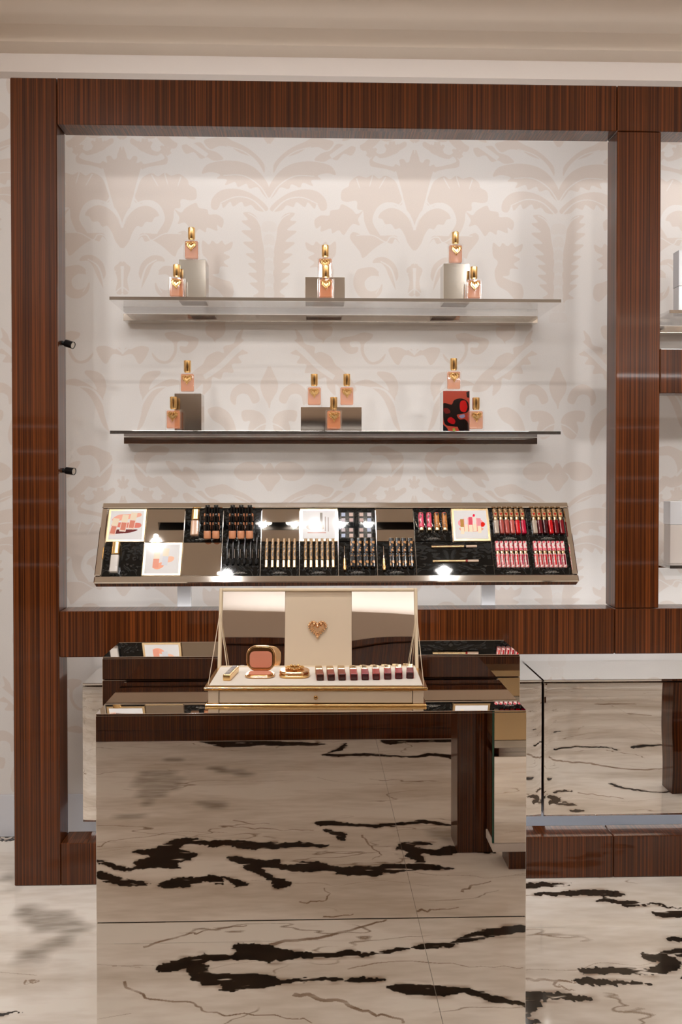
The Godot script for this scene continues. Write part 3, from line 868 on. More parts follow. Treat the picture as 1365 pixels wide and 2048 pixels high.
# ---------------------------------------------------------------- the wooden frame
func build_frame():
	var z0 := -CAB
	var z1 := -FRAME
	var g := 0.0008
	var fr := thing("wooden_display_unit", "tall glossy brown wooden display frame standing before the damask wall", "display unit", Transform3D(Basis(), Vector3(0, 0, z1)))
	var P := func(called: String, a: Array):
		obj(called, bx(Vector3(a[0] + g, a[1] + g, z0 - z1), Vector3(a[2] - g, a[3] - g, 0), 0.0025), M["glossy_wood"], fr)
	P.call("post", [-1.008, 0.0, -0.853, 2.713])
	P.call("top_beam", [-0.853, 2.558, 1.037, 2.713])
	P.call("top_beam", [1.037, 2.558, 2.25, 2.713])
	P.call("post", [1.037, 0.93, 1.19, 2.558])
	P.call("post", [2.25, 0.0, 2.4, 2.713])
	P.call("middle_rail", [-0.853, 0.773, 1.037, 0.93])
	P.call("middle_rail", [1.037, 0.773, 2.25, 0.93])
	P.call("bottom_rail", [-0.853, 0.0, 1.037, 0.145])
	P.call("bottom_rail", [1.037, 0.0, 2.25, 0.145])
	var a := at(1345, 697, FRAME)
	var b := at(1345, 787, FRAME)
	P.call("cross_rail", [1.19, b.y, 2.25, a.y])
	obj("led_strip", bx(Vector3(-0.98, 2.7125, -0.065), Vector3(2.22, 2.719, -0.035), 0.001), M["field_glow"], fr)
	for q in [[-0.84, 1.02], [1.22, 2.22]]:
		obj("led_strip", bx(Vector3(q[0], 2.62, -0.106), Vector3(q[1], 2.64, -0.1005), 0.001), M["strip_glow"], fr)
	obj("led_strip", bx(Vector3(-0.77, 0.84, -0.106), Vector3(2.13, 0.86, -0.1005), 0.001), M["strip_glow"], fr)
	# two small black spotlights on the inner face of the tall post
	for q in [[137, 686, -0.32, "upper small black spotlight on the inner face of the frame post"], [139, 941, -0.12, "lower small black spotlight on the inner face of the frame post"]]:
		var p := at(q[0], q[1], 3.1)
		var s := thing("post_spotlight", q[3], "spotlight", Transform3D(Basis(), Vector3(-0.853, p.y, -3.1)))
		var base := MB.new()
		base.xf = Transform3D(Basis(Vector3(0, 0, 1), -PI / 2), Vector3.ZERO)
		base.lathe([Vector2(0, 0), Vector2(0.008, 0), Vector2(0.008, 0.006), Vector2(0.004, 0.008), Vector2(0.004, 0.016), Vector2(0, 0.016)], 14)
		obj("swivel", base.mesh(), M["black_metal"], s)
		var head := MB.new()
		head.xf = Transform3D(Basis(Vector3(0, 0, 1), -PI / 2 + q[2]) * Basis(Vector3(1, 0, 0), 0.35), Vector3(0.012, 0, 0))
		head.lathe([Vector2(0, 0), Vector2(0.0115, 0), Vector2(0.0125, 0.001), Vector2(0.0125, 0.032), Vector2(0.0115, 0.032), Vector2(0.0105, 0.03), Vector2(0, 0.03)], 18)
		obj("head", head.mesh(), M["black_metal"], s)
		var lens := MB.new()
		lens.xf = head.xf
		lens.lathe([Vector2(0, 0.0305), Vector2(0.0102, 0.0305)], 16)
		obj("lens", lens.mesh(), M["satin_steel"], s)

# ---------------------------------------------------------------- wall-hung mirrored cabinets
func wavy(w: float, h: float, amp: float, sd: int, freq := 2.2, edge := 0.0) -> ArrayMesh:   # an upright sheet, centred, facing +z, that is not quite flat
	var nz := FastNoiseLite.new()
	nz.noise_type = FastNoiseLite.TYPE_SIMPLEX_SMOOTH
	nz.seed = sd
	nz.frequency = freq
	nz.fractal_octaves = 1
	var m := MB.new()
	var nx := maxi(8, int(w * 60))
	var ny := maxi(8, int(h * 60))
	var Z := func(x: float, y: float):
		var e := edge * (exp(-(w / 2 - absf(x)) / 0.02) + exp(-(h / 2 - y) / 0.03))
		return amp * nz.get_noise_2d(x * 0.7, y * 1.3) - e
	var N := func(x: float, y: float):
		var d := 0.002
		return Vector3(-(Z.call(x + d, y) - Z.call(x - d, y)) / (2 * d), -(Z.call(x, y + d) - Z.call(x, y - d)) / (2 * d), 1).normalized()
	for i in nx:
		for j in ny:
			var xa := w * (float(i) / nx - 0.5)
			var xb := w * (float(i + 1) / nx - 0.5)
			var ya := h * (float(j) / ny - 0.5)
			var yb := h * (float(j + 1) / ny - 0.5)
			m.tri(Vector3(xa, ya, Z.call(xa, ya)), Vector3(xb, ya, Z.call(xb, ya)), Vector3(xb, yb, Z.call(xb, yb)), N.call(xa, ya), N.call(xb, ya), N.call(xb, yb))
			m.tri(Vector3(xa, ya, Z.call(xa, ya)), Vector3(xb, yb, Z.call(xb, yb)), Vector3(xa, yb, Z.call(xa, yb)), N.call(xa, ya), N.call(xb, yb), N.call(xa, yb))
	return m.mesh()

func build_cabinets():
	var y0 := 0.176
	var y1 := 0.662
	for q in [[-0.803, 0.812, [-0.803, 0.005, 0.812], "low wall-hung cabinet with mirror doors behind the plinths"], [0.82, 2.1, [0.82, 2.1], "low wall-hung cabinet with a mirror door, reflecting the marble floor"]]:
		var c := thing("mirrored_cabinet", q[3], "cabinet", Transform3D(Basis(), Vector3(0, 0, -WALL)))
		obj("body", bx(Vector3(q[0] + 0.004, y0, 0.0), Vector3(q[1] - 0.004, y1 - 0.012, WALL - CAB - 0.012), 0.001), M["glossy_wood"], c)
		obj("top_panel", bx(Vector3(q[0], y1 - 0.008, 0.0), Vector3(q[1], y1, WALL - CAB - 0.002), 0.001), M["mirror"], c)
		obj("led_strip", bx(Vector3(q[0] + 0.02, y0 - 0.006, 0.26), Vector3(q[1] - 0.02, y0 - 0.0005, 0.28), 0.0), M["strip_glow"], c)
		for i in q[2].size() - 1:
			var a: float = q[2][i]
			var b: float = q[2][i + 1] - (0.006 if i < q[2].size() - 2 else 0.0)
			var h := y1 - 0.012 - y0
			var door := obj("door", bx(Vector3(a, y0, WALL - CAB - 0.01), Vector3(b, y0 + h, WALL - CAB - 0.003), 0.001), M["satin_steel"], c)
			obj("mirror_sheet", wavy(b - a - 0.002, h - 0.002, 0.0003, 3 + i, 3.0, 0.0016), M["mirror"], door, Transform3D(Basis(), Vector3((a + b) / 2, y0 + h / 2, WALL - CAB)))

# ---------------------------------------------------------------- plinths
func build_plinths():
	var back := thing("tall_mirrored_plinth", "taller mirror-clad plinth reflecting dark wood, behind the low mirrored plinth", "plinth", Transform3D(Basis(), Vector3(0, 0, -PLINTH)))
	var w := 0.521
	var d := -0.193
	obj("front_panel", bx(Vector3(-w, 0.0, -0.012), Vector3(w, PLINTH_H - 0.058, 0), 0.001), M["tinted_mirror"], back)
	obj("front_panel", bx(Vector3(-w, PLINTH_H - 0.0565, -0.012), Vector3(w, PLINTH_H - 0.004, 0), 0.001), M["tinted_mirror"], back)
	for s in [-1, 1]:
		obj("side_panel", bx(Vector3(s * w, 0.0, d), Vector3(s * (w - 0.012), PLINTH_H - 0.004, -0.0125), 0.001), M["tinted_mirror"], back)
	obj("back_panel", bx(Vector3(-w + 0.0125, 0.0, d), Vector3(w - 0.0125, PLINTH_H - 0.004, d + 0.012), 0.001), M["tinted_mirror"], back)
	obj("mirror_top", bx(Vector3(-w, PLINTH_H - 0.0035, d), Vector3(w, PLINTH_H, 0.0), 0.001), M["mirror"], back)
	var low := thing("mirrored_plinth", "wide low plinth clad in mirror panels, reflecting the veined floor", "plinth", Transform3D(Basis(), Vector3(0, 0, -CUBE)))
	w = 0.4645
	d = -(PLINTH - CUBE) + 0.001
	var seam := at(600, 1840, CUBE).y
	obj("front_panel", bx(Vector3(-w, seam + 0.0008, -0.006), Vector3(w, CUBE_H - 0.0045, 0), 0.0006), M["tinted_mirror"], low).set_meta("label", "upper mirror panel of bronze tint")
	obj("lower_front_panel", bx(Vector3(-w, 0.0, -0.006), Vector3(w, seam - 0.0008, 0), 0.0006), M["mirror"], low).set_meta("label", "lower clear mirror panel")
	for s in [-1, 1]:
		obj("side_panel", bx(Vector3(s * w, 0.0, d), Vector3(s * (w - 0.006), CUBE_H - 0.0045, -0.0065), 0.0006), M["tinted_mirror"], low)
	obj("mirror_top", bx(Vector3(-w, CUBE_H - 0.004, d), Vector3(w, CUBE_H, 0), 0.0008), M["mirror"], low)

# ---------------------------------------------------------------- shelves, risers, bottles
func glass_shelf(label: String, x0: float, x1: float, top: float, bx0: float, bx1: float) -> Node3D:
	var s := thing("glass_shelf", label, "shelf", Transform3D(Basis(), Vector3(0, top, -WALL)), "glass shelves")
	var t := 0.011
	var dp := WALL - 3.12
	obj("glass_panel", bx(Vector3(x0, -t, 0.002), Vector3(x1, 0, dp - 0.0015), 0.0), M["clear_glass"], s)
	obj("polished_edge", bx(Vector3(x0, -t, dp - 0.0012), Vector3(x1, 0, dp), 0.0004), M["glass_edge"], s)
	obj("bracket", bx(Vector3(bx0, -t - 0.0265, 0.0), Vector3(bx1, -t - 0.0005, WALL - 3.39), 0.001), M["polished_steel"], s)
	return s

func make_bottle() -> Node3D:
	var b := thing("perfume_bottle", "x", "perfume bottle", Transform3D(), "perfume bottles")
	var m := MB.new()
	m.xf = Transform3D(Basis(Vector3(1, 0, 0), -PI / 2), Vector3.ZERO)
	m.prism(rrect(0.057, 0.03, 0.007), 0.0, 0.076, 0.003, true)
	obj("glass_body", m.mesh(), M["bottle_glass"], b)
	m = MB.new()
	m.xf = Transform3D(Basis(Vector3(1, 0, 0), -PI / 2), Vector3.ZERO)
	m.prism(rrect(0.047, 0.02, 0.005), 0.009, 0.072, 0.003, true)
	obj("perfume", m.mesh(), M["perfume_liquid"], b)
	m = MB.new()
	m.lathe([Vector2(0, 0.0762), Vector2(0.011, 0.0762), Vector2(0.011, 0.0805), Vector2(0, 0.0805)], 20)
	obj("collar", m.mesh(), M["gold"], b)
	m = MB.new()
	m.lathe([Vector2(0, 0.0806), Vector2(0.0122, 0.0806), Vector2(0.0127, 0.0815), Vector2(0.0127, 0.119), Vector2(0.0118, 0.12), Vector2(0, 0.12)], 24)
	obj("cap", m.mesh(), M["gold"], b)
	obj("heart_emblem", heart_mesh(0.0355, 24), M["gold"], b, Transform3D(Basis(), Vector3(0, 0.05, 0.0165)))
	return b

func heart_mesh(w: float, beads: int) -> ArrayMesh:   # heart brooch: inner heart, rim and a ring of beads with larger ones on top
	var m := MB.new()
	m.prism(heart(w * 0.62), -0.001, w * 0.12, w * 0.05)
	m.prism(heart(w * 0.9), -w * 0.04, w * 0.02, w * 0.02)
	for ring in 2:
		var h := heart(w * (1.0 if ring == 0 else 0.8), beads)
		for i in h.size():
			var up := h[i].y > w * 0.22
			m.ball(Vector3(h[i].x, h[i].y, w * 0.05), w * ((0.075 if up else 0.055) if ring == 0 else 0.036), 6)
	for x in [-0.2, 0.0, 0.2]: m.ball(Vector3(x * w, w * (0.34 if x != 0.0 else 0.22), w * 0.12), w * 0.09, 6)
	return m.mesh()

func build_shelves():
	var up := 2.0
	var lo := 1.5405
	glass_shelf("upper long clear glass shelf on a polished steel bracket", -0.697, 0.867, up, -0.706, 0.853)
	glass_shelf("lower long clear glass shelf on a polished steel bracket", -0.697, 0.867, lo, -0.706, 0.853)
	var floral := Image.create(96, 144, false, Image.FORMAT_RGB8)
	floral.fill(Color(0.62, 0.24, 0.18))
	var dark := Color(0.07, 0.03, 0.03)
	poly_on(floral, [0, 44, 30, 48, 40, 32, 66, 26, 90, 40, 92, 70, 70, 80, 50, 84, 60, 100, 80, 100, 92, 120, 60, 126, 30, 124, 8, 118, 0, 90], dark)
	poly_on(floral, [64, 36, 80, 34, 88, 56, 80, 74, 64, 70, 60, 52], Color(0.7, 0.04, 0.05))
	poly_on(floral, [18, 96, 30, 92, 44, 104, 40, 116, 26, 114, 16, 106], Color(0.6, 0.02, 0.06))
	poly_on(floral, [4, 60, 20, 62, 26, 76, 10, 80, 2, 72, 1, 66], Color(0.35, 0.08, 0.08))
	poly_on(floral, [60, 86, 76, 82, 78, 92, 66, 96, 60, 92, 58, 90], Color(0.5, 0.5, 0.62))
	poly_on(floral, [0, 118, 14, 130, 20, 144, 0, 144], Color(0.05, 0.08, 0.1))
	poly_on(floral, [34, 132, 42, 130, 46, 143, 36, 143], Color(0.5, 0.55, 0.25))
	poly_on(floral, [50, 120, 92, 112, 95, 143, 60, 143], dark)
	poly_on(floral, [84, 4, 95, 0, 95, 24, 86, 22], dark)
	var fm := mt("floral_print", Color.WHITE, 0.1)
	fm.albedo_texture = tex(floral)
	# risers: left px, right px, top py, shelf, material, label
	for q in [[358, 412, 519, up, "satin_steel", "tall satin steel riser block at the left part of the upper glass shelf"], [611, 690, 554, up, "polished_steel", "low wide steel riser block on the upper glass shelf"], [888, 940, 527, up, "satin_steel", "tall satin steel riser block at the right part of the upper glass shelf"],
			[349, 403, 787, lo, "satin_steel", "tall plain steel riser block on the lower glass shelf"], [602, 724, 814, lo, "polished_steel", "low wide mirror-polished riser block carrying two bottles on the lower glass shelf"], [887, 940, 782, lo, "floral", "tall riser block with a dark red floral face on the lower glass shelf"]]:
		var a := at(q[0], q[2], 3.2)
		var b := at(q[1], q[2], 3.2)
		var h: float = a.y - q[3]
		var r := thing("display_riser", q[5], "riser block", Transform3D(Basis(), Vector3((a.x + b.x) / 2, q[3], -3.245)), "riser blocks on the glass shelves")
		var w: float = (b.x - a.x) / 2
		if q[4] == "floral":
			obj("block", bx(Vector3(-w, 0.0003, -0.04), Vector3(w, h, 0.0435), 0.0006), M["acrylic_white"], r)
			var f := MB.new()
			f.prism(PackedVector2Array([Vector2(-w, 0.001), Vector2(w, 0.001), Vector2(w, h), Vector2(-w, h)]), 0.0436, 0.045)
			obj("printed_face", f.mesh(), fm, r)
		else:
			obj("block", bx(Vector3(-w, 0.0003, -0.04), Vector3(w, h, 0.045), 0.0008), M[q[4]], r)
	var proto := make_bottle()
	# bottles: px, distance, height of the base, label
	var T := func(l: float, py: float): return at(384, py, 3.2).y if py > 0 else l
	var list := [[384, 3.235, at(385, 519, 3.2).y, "peach perfume bottle with a gold heart on the tall left riser of the upper shelf"], [354, 3.165, up, "peach perfume bottle with a gold heart before the tall left riser of the upper shelf"],
		[651, 3.235, at(651, 554, 3.2).y, "peach perfume bottle with a gold heart on the low wide riser of the upper shelf"], [652, 3.165, up, "perfume bottle with a gold heart before the low wide riser of the upper shelf"],
		[911, 3.235, at(911, 527, 3.2).y, "peach perfume bottle with a gold heart on the tall right riser of the upper shelf"], [948, 3.165, up, "peach perfume bottle with a gold heart before the tall right riser of the upper shelf"],
		[375, 3.235, at(375, 787, 3.2).y, "peach perfume bottle with a gold heart on the tall plain riser of the lower shelf"], [347, 3.165, lo, "peach perfume bottle with a gold heart before the tall plain riser of the lower shelf"],
		[629, 3.235, at(629, 814, 3.2).y, "left one of two perfume bottles on the mirror-polished riser of the lower shelf"], [694, 3.235, at(694, 814, 3.2).y, "right one of two perfume bottles on the mirror-polished riser of the lower shelf"],
		[668, 3.165, lo, "amber perfume bottle with a gold heart before the mirror-polished riser of the lower shelf"],
		[908, 3.235, at(908, 782, 3.2).y, "peach perfume bottle with a gold heart on the red floral riser"], [953, 3.165, lo, "peach perfume bottle with a gold heart beside the red floral riser"]]
	for i in list.size():
		var q: Array = list[i]
		var where := Transform3D(Basis(Vector3.UP, rng.randf_range(-0.05, 0.05)), Vector3(at(q[0], 700, q[1]).x, q[2] + 0.0003, -q[1]))
		if i == 0:
			proto.transform = where
			proto.set_meta("label", q[3])
			proto.set_meta("group", "perfume bottles on the glass shelves")
		else:
			copy(proto, "perfume_bottle", where, q[3], "perfume bottles on the glass shelves")

# ---------------------------------------------------------------- sloped tester tray
var TR := Transform3D()
func tray_uv(px: float, py: float) -> Vector2:
	var q := TR.affine_inverse() * hit(px, py, TR.origin, TR.basis.z)
	return Vector2(q.x, q.y)

func on_tray(px: float, py: float, off := 0.0) -> Transform3D:
	var q := tray_uv(px, py)
	return TR * Transform3D(Basis(), Vector3(q.x, q.y, off))

func bar(w: float, l0: float, l1: float, d: float, r := -1.0) -> ArrayMesh:   # a stick along y with a rounded square section, lying on z = 0
	var m := MB.new()
	m.xf = Transform3D(Basis(Vector3(1, 0, 0), -PI / 2), Vector3(0, 0, d / 2))
	m.prism(rrect(w, d, minf(w, d) * 0.3 if r < 0 else r, 4), l0, l1, minf(w, d) * 0.1, true)
	return m.mesh()

func build_tray():
	var n := Vector3(0, 0.14, 0.262).normalized()
	TR = Transform3D(Basis(Vector3(1, 0, 0), n.cross(Vector3(1, 0, 0)), n), Vector3(0.0858, 1.028, -3.0))
	var t := thing("tester_tray", "long sloped chrome tester tray with two rows of square panels", "display tray", TR)
	var W := 0.8115
	var L := 0.297
	var a := tray_uv(202.5, 1154)
	var b := tray_uv(1145, 1149)
	var v0 := tray_uv(680, 1151).y
	var v1 := tray_uv(680, 1083.5).y
	var v2 := tray_uv(680, 1017).y
	var u0 := a.x
	var u1 := b.x
	obj("body", bx(Vector3(-W + 0.006, 0.006, -0.04), Vector3(W - 0.006, L - 0.006, -0.008), 0.002), M["satin_steel"], t)
	obj("rim", bx(Vector3(-W, 0, -0.03), Vector3(W, v0 - 0.0005, 0.006), 0.003), M["polished_steel"], t)
	obj("rim", bx(Vector3(-W, v2 + 0.0005, -0.03), Vector3(W, L, 0.006), 0.003), M["polished_steel"], t)
	obj("rim", bx(Vector3(-W, v0, -0.03), Vector3(u0 - 0.0005, v2, 0.006), 0.003), M["polished_steel"], t)
	obj("rim", bx(Vector3(u1 + 0.0005, v0, -0.03), Vector3(W, v2, 0.006), 0.003), M["polished_steel"], t)
	# panels: row (0 low, 1 high), first column, columns, kind
	var g := 0.0012
	var cw := (u1 - u0) / 12.0
	var cell := func(row: int, col: int, wide: int):
		return [u0 + col * cw + g, (v0 if row == 0 else v1) + g, u0 + (col + wide) * cw - g, (v1 if row == 0 else v2) - g]
	var cards := [black_card(0.5, 0.0, 1), black_card(0.5, 0.36, 2), black_card(0.55, 0.5, 3)]
	var k := 0
	for q in [[1, 1, 1, "m"], [1, 4, 1, "m"], [1, 7, 1, "m"], [0, 2, 1, "m"], [1, 2, 1, "b2"], [1, 3, 1, "b2"], [1, 6, 1, "b0"], [1, 8, 1, "b1"], [1, 10, 1, "b1"], [1, 11, 1, "b1"], [0, 0, 1, "b0"], [0, 3, 1, "b1"], [0, 4, 1, "b1"], [0, 5, 1, "b1"], [0, 6, 1, "b1"], [0, 7, 1, "b1"], [0, 8, 2, "b0"], [0, 10, 1, "b1"], [0, 11, 1, "b1"], [1, 0, 1, "p0"], [0, 1, 1, "p1"], [1, 5, 1, "p2"], [1, 9, 1, "p3"]]:
		var c: Array = cell.call(q[0], q[1], q[2])
		var kind: String = q[3][0]
		if kind == "m":
			obj("mirror_tile", bx(Vector3(c[0], c[1], -0.0078), Vector3(c[2], c[3], 0), 0.0008), M["brushed_tile"], t)
		elif kind == "b":
			obj("black_panel", bx(Vector3(c[0], c[1], -0.0078), Vector3(c[2], c[3], 0), 0.0008), cards[int(q[3].substr(1))], t)
		else:
			var card := obj("picture_card", bx(Vector3(c[0], c[1], -0.0078), Vector3(c[2], c[3], 0.0015), 0.001), M["pale_gold"], t)
			var m := MB.new()
			m.prism(PackedVector2Array([Vector2(c[0] + 0.008, c[1] + 0.008), Vector2(c[2] - 0.008, c[1] + 0.008), Vector2(c[2] - 0.008, c[3] - 0.008), Vector2(c[0] + 0.008, c[3] - 0.008)]), 0.0015, 0.0022)
			obj("print", m.mesh(), card_print(int(q[3].substr(1))), card)
			card.set_meta("label", ["white card picturing three blush bottles", "white card picturing two small bottles", "white card picturing a grey palette and pencils", "white card picturing pink lipsticks"][k])
			k += 1
	# white posts under the tray, down to the cabinet
	for x in [369.5, 976.5]:
		var p := at(x, 1190, 3.24)
		tag(obj("tray_post", bx(Vector3(p.x - 0.0245, 0.6625, -3.252), Vector3(p.x + 0.0245, 1.085, -3.228), 0.002), M["acrylic_white"]), "white post between the %s and the sloped tester tray" % ["left part of the cabinet", "right part of the cabinet"][0 if x < 600 else 1], "post", "white tray posts")
	build_testers()

func build_testers():
	var S := 0.297 / 160.0   # metres along the slope for a pixel of height
	# two single make-up bottles lying on black panels
	for q in [[389.5, 1075.5, 54, "bottle of beige foundation with a gold cap on the tray", "beige_liquid"], [228, 1149, 60, "white nail lacquer bottle with a patterned gold cap on the tray", "pearl_glass"]]:
		var f := thing("make_up_bottle", q[3], "bottle", on_tray(q[0], q[1]))
		var l: float = q[2] * S
		obj("glass_body", bar(0.031, 0.0, l * 0.6, 0.02), M["bottle_glass"], f)
		obj("liquid", bar(0.027, 0.004, l * 0.58, 0.016), M[q[4]], f, Transform3D(Basis(), Vector3(0, 0, 0.002)))
		obj("cap", bar(0.0285, l * 0.6 + 0.0005, l, 0.02, 0.009), M["gold"], f)
	# pump bottles in three steps
	var pump := thing("pump_bottle", "small foundation bottle with a black pump top standing in the tray", "bottle", Transform3D(), "pump bottles in the tester tray")
	var m := MB.new()
	m.lathe([Vector2(0, 0), Vector2(0.0105, 0), Vector2(0.0125, 0.002), Vector2(0.0125, 0.024), Vector2(0.011, 0.027), Vector2(0, 0.027)], 18)
	obj("glass_body", m.mesh(), M["skin_liquid"], pump)
	m = MB.new()
	m.lathe([Vector2(0, 0.0272), Vector2(0.0112, 0.0272), Vector2(0.0112, 0.046), Vector2(0.0102, 0.047), Vector2(0.0075, 0.0472), Vector2(0.0075, 0.055), Vector2(0.0068, 0.056), Vector2(0, 0.056)], 18)
	obj("pump_top", m.mesh(), M["black_gloss"], pump)
	var first := true
	for col in [416, 433, 466, 483, 500]:
		for row in 3:
			var p := on_tray(col + row * 0.3, 1076.5 - row * 17.3).origin
			var where := Transform3D(Basis(), p + Vector3(0, 0.0, 0.016))
			var lab := "black-topped pump bottle, %s, %s" % [["front row", "middle row", "back row"][row], {416: "beside the beige foundation", 433: "second column from the beige foundation", 466: "third column from the beige foundation", 483: "second column from the bright mirror tile", 500: "nearest column to the bright mirror tile"}[col]]
			if first: pump.transform = where; pump.set_meta("label", lab)
			else: copy(pump, "pump_bottle", where, lab)
			first = false
	var nth := ["first", "second", "third", "fourth", "fifth", "sixth", "seventh"]
	# brushes
	var brush := thing("make_up_brush", "thin black make-up brush lying in the tray below the pump bottles", "brush", Transform3D(), "black brushes in the tester tray")
	m = MB.new()
	m.xf = Transform3D(Basis(), Vector3(0, 0, 0.006))
	m.lathe([Vector2(0, 0.0), Vector2(0.004, 0.002), Vector2(0.0055, 0.01), Vector2(0.004, 0.018), Vector2(0, 0.018)], 12, -2.0)
	obj("bristles", m.mesh(), M["black_matt"], brush)
	m = MB.new()
	m.xf = Transform3D(Basis(), Vector3(0, 0, 0.006))
	m.lathe([Vector2(0, 0.0178), Vector2(0.0036, 0.0178), Vector2(0.0036, 0.042), Vector2(0.0042, 0.055), Vector2(0.0045, 0.1), Vector2(0.003, 0.118), Vector2(0, 0.118)], 12)
	obj("handle", m.mesh(), M["black_gloss"], brush)
	m = MB.new()
	m.box(Vector3(0.0048, 0.022, 0.0), Vector3(0.0062, 0.055, 0.008), 0.0003)
	obj("clip", m.mesh(), M["polished_steel"], brush)
	first = true
	var bi := 0
	for x in [454.5, 465.5, 477, 489, 501, 513]:
		var where := on_tray(x, 1130)
		var lab: String = "thin black make-up brush, %s from the mirror tile, in the tray" % nth[bi]
		if first: brush.transform = where; brush.set_meta("label", lab)
		else: copy(brush, "make_up_brush", where, lab)
		first = false
		bi += 1
	# mascaras: gold patterned tubes
	var lace := spotted("gold_lace", Color(0.62, 0.47, 0.27), [Color(0.05, 0.045, 0.04)], 26, true, 9)
	var blacklace := spotted("black_gold_lace", Color(0.025, 0.022, 0.022), [Color(0.7, 0.5, 0.3)], 12, false, 12, 0.12)
	var masc := thing("mascara", "x", "mascara", Transform3D(), "gold patterned mascaras in the tester tray")
	obj("handle", bar(0.0105, 0.0, 0.027, 0.01), M["pale_gold"], masc)
	obj("tube", bar(0.0105, 0.0272, 0.106, 0.01), lace, masc)
	obj("band", bar(0.0108, 0.0265, 0.0295, 0.0104), M["black_gloss"], masc)
	first = true
	bi = 0
	for q in [[533, 0], [545, 0], [556, 0], [568, 0], [578, 0], [589, 0], [611.5, 1], [622.5, 1], [634, 1], [645, 1], [656, 1], [667, 1]]:
		var where := on_tray(q[0], 1136.5)
		var lab: String = "gold and black patterned mascara, %s of six from the %s" % [nth[bi if bi < 6 else 11 - bi], "brushes" if q[1] == 0 else "silver wand under the eyeshadow"]
		bi += 1
		if first: masc.transform = where; masc.set_meta("label", lab)
		else: copy(masc, "mascara", where, lab)
		first = false
	var tube := thing("lipstick_tube", "x", "lipstick tube", Transform3D(), "black and gold tubes in the tester tray")
	obj("case", bar(0.0165, 0.0, 0.052, 0.014, 0.003), blacklace, tube)
	obj("cap", bar(0.017, 0.0524, 0.107, 0.0145, 0.003), blacklace, tube)
	obj("cap_band", bar(0.0174, 0.104, 0.107, 0.015, 0.003), M["pale_gold"], tube)
	first = true
	bi = 0
	for q in [[706, 0], [719.5, 0], [733, 0], [746, 0], [785, 1], [798, 1], [810, 1], [823, 1]]:
		var where := on_tray(q[0], 1136.5)
		var lab: String = "black and gold printed tube, %s from the silver wand %s" % [nth[bi % 4], ["under the eyeshadow palettes", "near the two pencils"][q[1]]]
		bi += 1
		if first: tube.transform = where; tube.set_meta("label", lab)
		else: copy(tube, "lipstick_tube", where, lab)
		first = false
	first = true
	var wand: Node3D
	for q in [[690, "silver wand with a gold grip under the eyeshadow swatches"], [769, "silver wand with a gold grip near the two pencils"]]:
		var where := on_tray(q[0], 1142)
		if first:
			wand = thing("applicator_wand", q[1], "applicator", where, "applicator wands in the tester tray")
			m = MB.new()
			m.xf = Transform3D(Basis(), Vector3(0, 0, 0.007))
			m.lathe([Vector2(0, 0), Vector2(0.004, 0.0), Vector2(0.007, 0.008), Vector2(0.0055, 0.018), Vector2(0.0062, 0.024), Vector2(0.005, 0.042), Vector2(0, 0.042)], 14)
			obj("grip", m.mesh(), M["gold"], wand)
			m = MB.new()
			m.xf = Transform3D(Basis(), Vector3(0, 0, 0.007))
			m.lathe([Vector2(0, 0.042), Vector2(0.0022, 0.042), Vector2(0.0018, 0.085), Vector2(0, 0.09)], 10)
			obj("stem", m.mesh(), M["polished_steel"], wand)
		else: copy(wand, "applicator_wand", where, q[1])
		first = false
	# eyeshadow palettes, four pans each
	var pal: Node3D
	first = true
	var names := ["upper left", "upper right", "lower left", "lower right"]
	var i := 0
	for py in [1035.5, 1066.5]:
		for px in [695.0, 731.0]:
			var where := on_tray(px, py)
			var lab := "small clear palette of four pale eyeshadow pans, %s of four on the tray" % names[i]
			pal = thing("eyeshadow_palette", lab, "palette", where, "eyeshadow palettes in the tester tray")
			obj("plate", bx(Vector3(-0.024, -0.02, 0.0002), Vector3(0.024, 0.02, 0.003), 0.0006), M["clear_glass"], pal)
			var c := 0
			for sy in [-1, 1]:
				for sx in [-1, 1]:
					var col: Color = [Color(0.74, 0.7, 0.72), Color(0.72, 0.62, 0.6), Color(0.66, 0.7, 0.8), Color(0.76, 0.66, 0.62)][(c + i) % 4]
					obj("eyeshadow_pan", bx(Vector3(sx * 0.0135 - 0.0068, sy * 0.0105 - 0.0068, 0.003), Vector3(sx * 0.0135 + 0.0068, sy * 0.0105 + 0.0068, 0.005), 0.0008), pan_mat(col), pal)
					c += 1
			i += 1
	# short lipsticks: two pink printed, two leopard
	var pink := spotted("pink_floral", Color(0.85, 0.3, 0.42), [Color(0.9, 0.75, 0.74), Color(0.72, 0.1, 0.22), Color(0.35, 0.22, 0.16)], 26, false, 4)
	var leo := spotted("leopard", Color(0.72, 0.46, 0.2), [Color(0.1, 0.06, 0.04)], 16, true, 8)
	for q in [[843.5, pink, "pink floral printed lipstick, first of the short lipsticks from the mirror tile"], [859.5, pink, "pink floral printed lipstick next to the leopard lipsticks"], [875, leo, "leopard printed lipstick next to the pink lipsticks"], [890.5, leo, "leopard printed lipstick next to the picture card of lipsticks"]]:
		var l := thing("short_lipstick", q[2], "lipstick", on_tray(q[0], 1063.5), "short printed lipsticks in the tester tray")
		obj("base", bar(0.0165, 0.0, 0.011, 0.015, 0.005), M["pale_gold"], l)
		obj("case", bar(0.0175, 0.0113, 0.066, 0.016, 0.006), q[1], l)
		obj("tip", bar(0.0155, 0.0662, 0.0685, 0.014, 0.005), solid(Color(0.85, 0.42, 0.42)), l)
		m = MB.new()
		m.tube([Vector3(-0.014, 0.016, 0.003), Vector3(-0.0195, 0.036, 0.008)], 0.0013)
		obj("holder_clip", m.mesh(), M["polished_steel"], l)
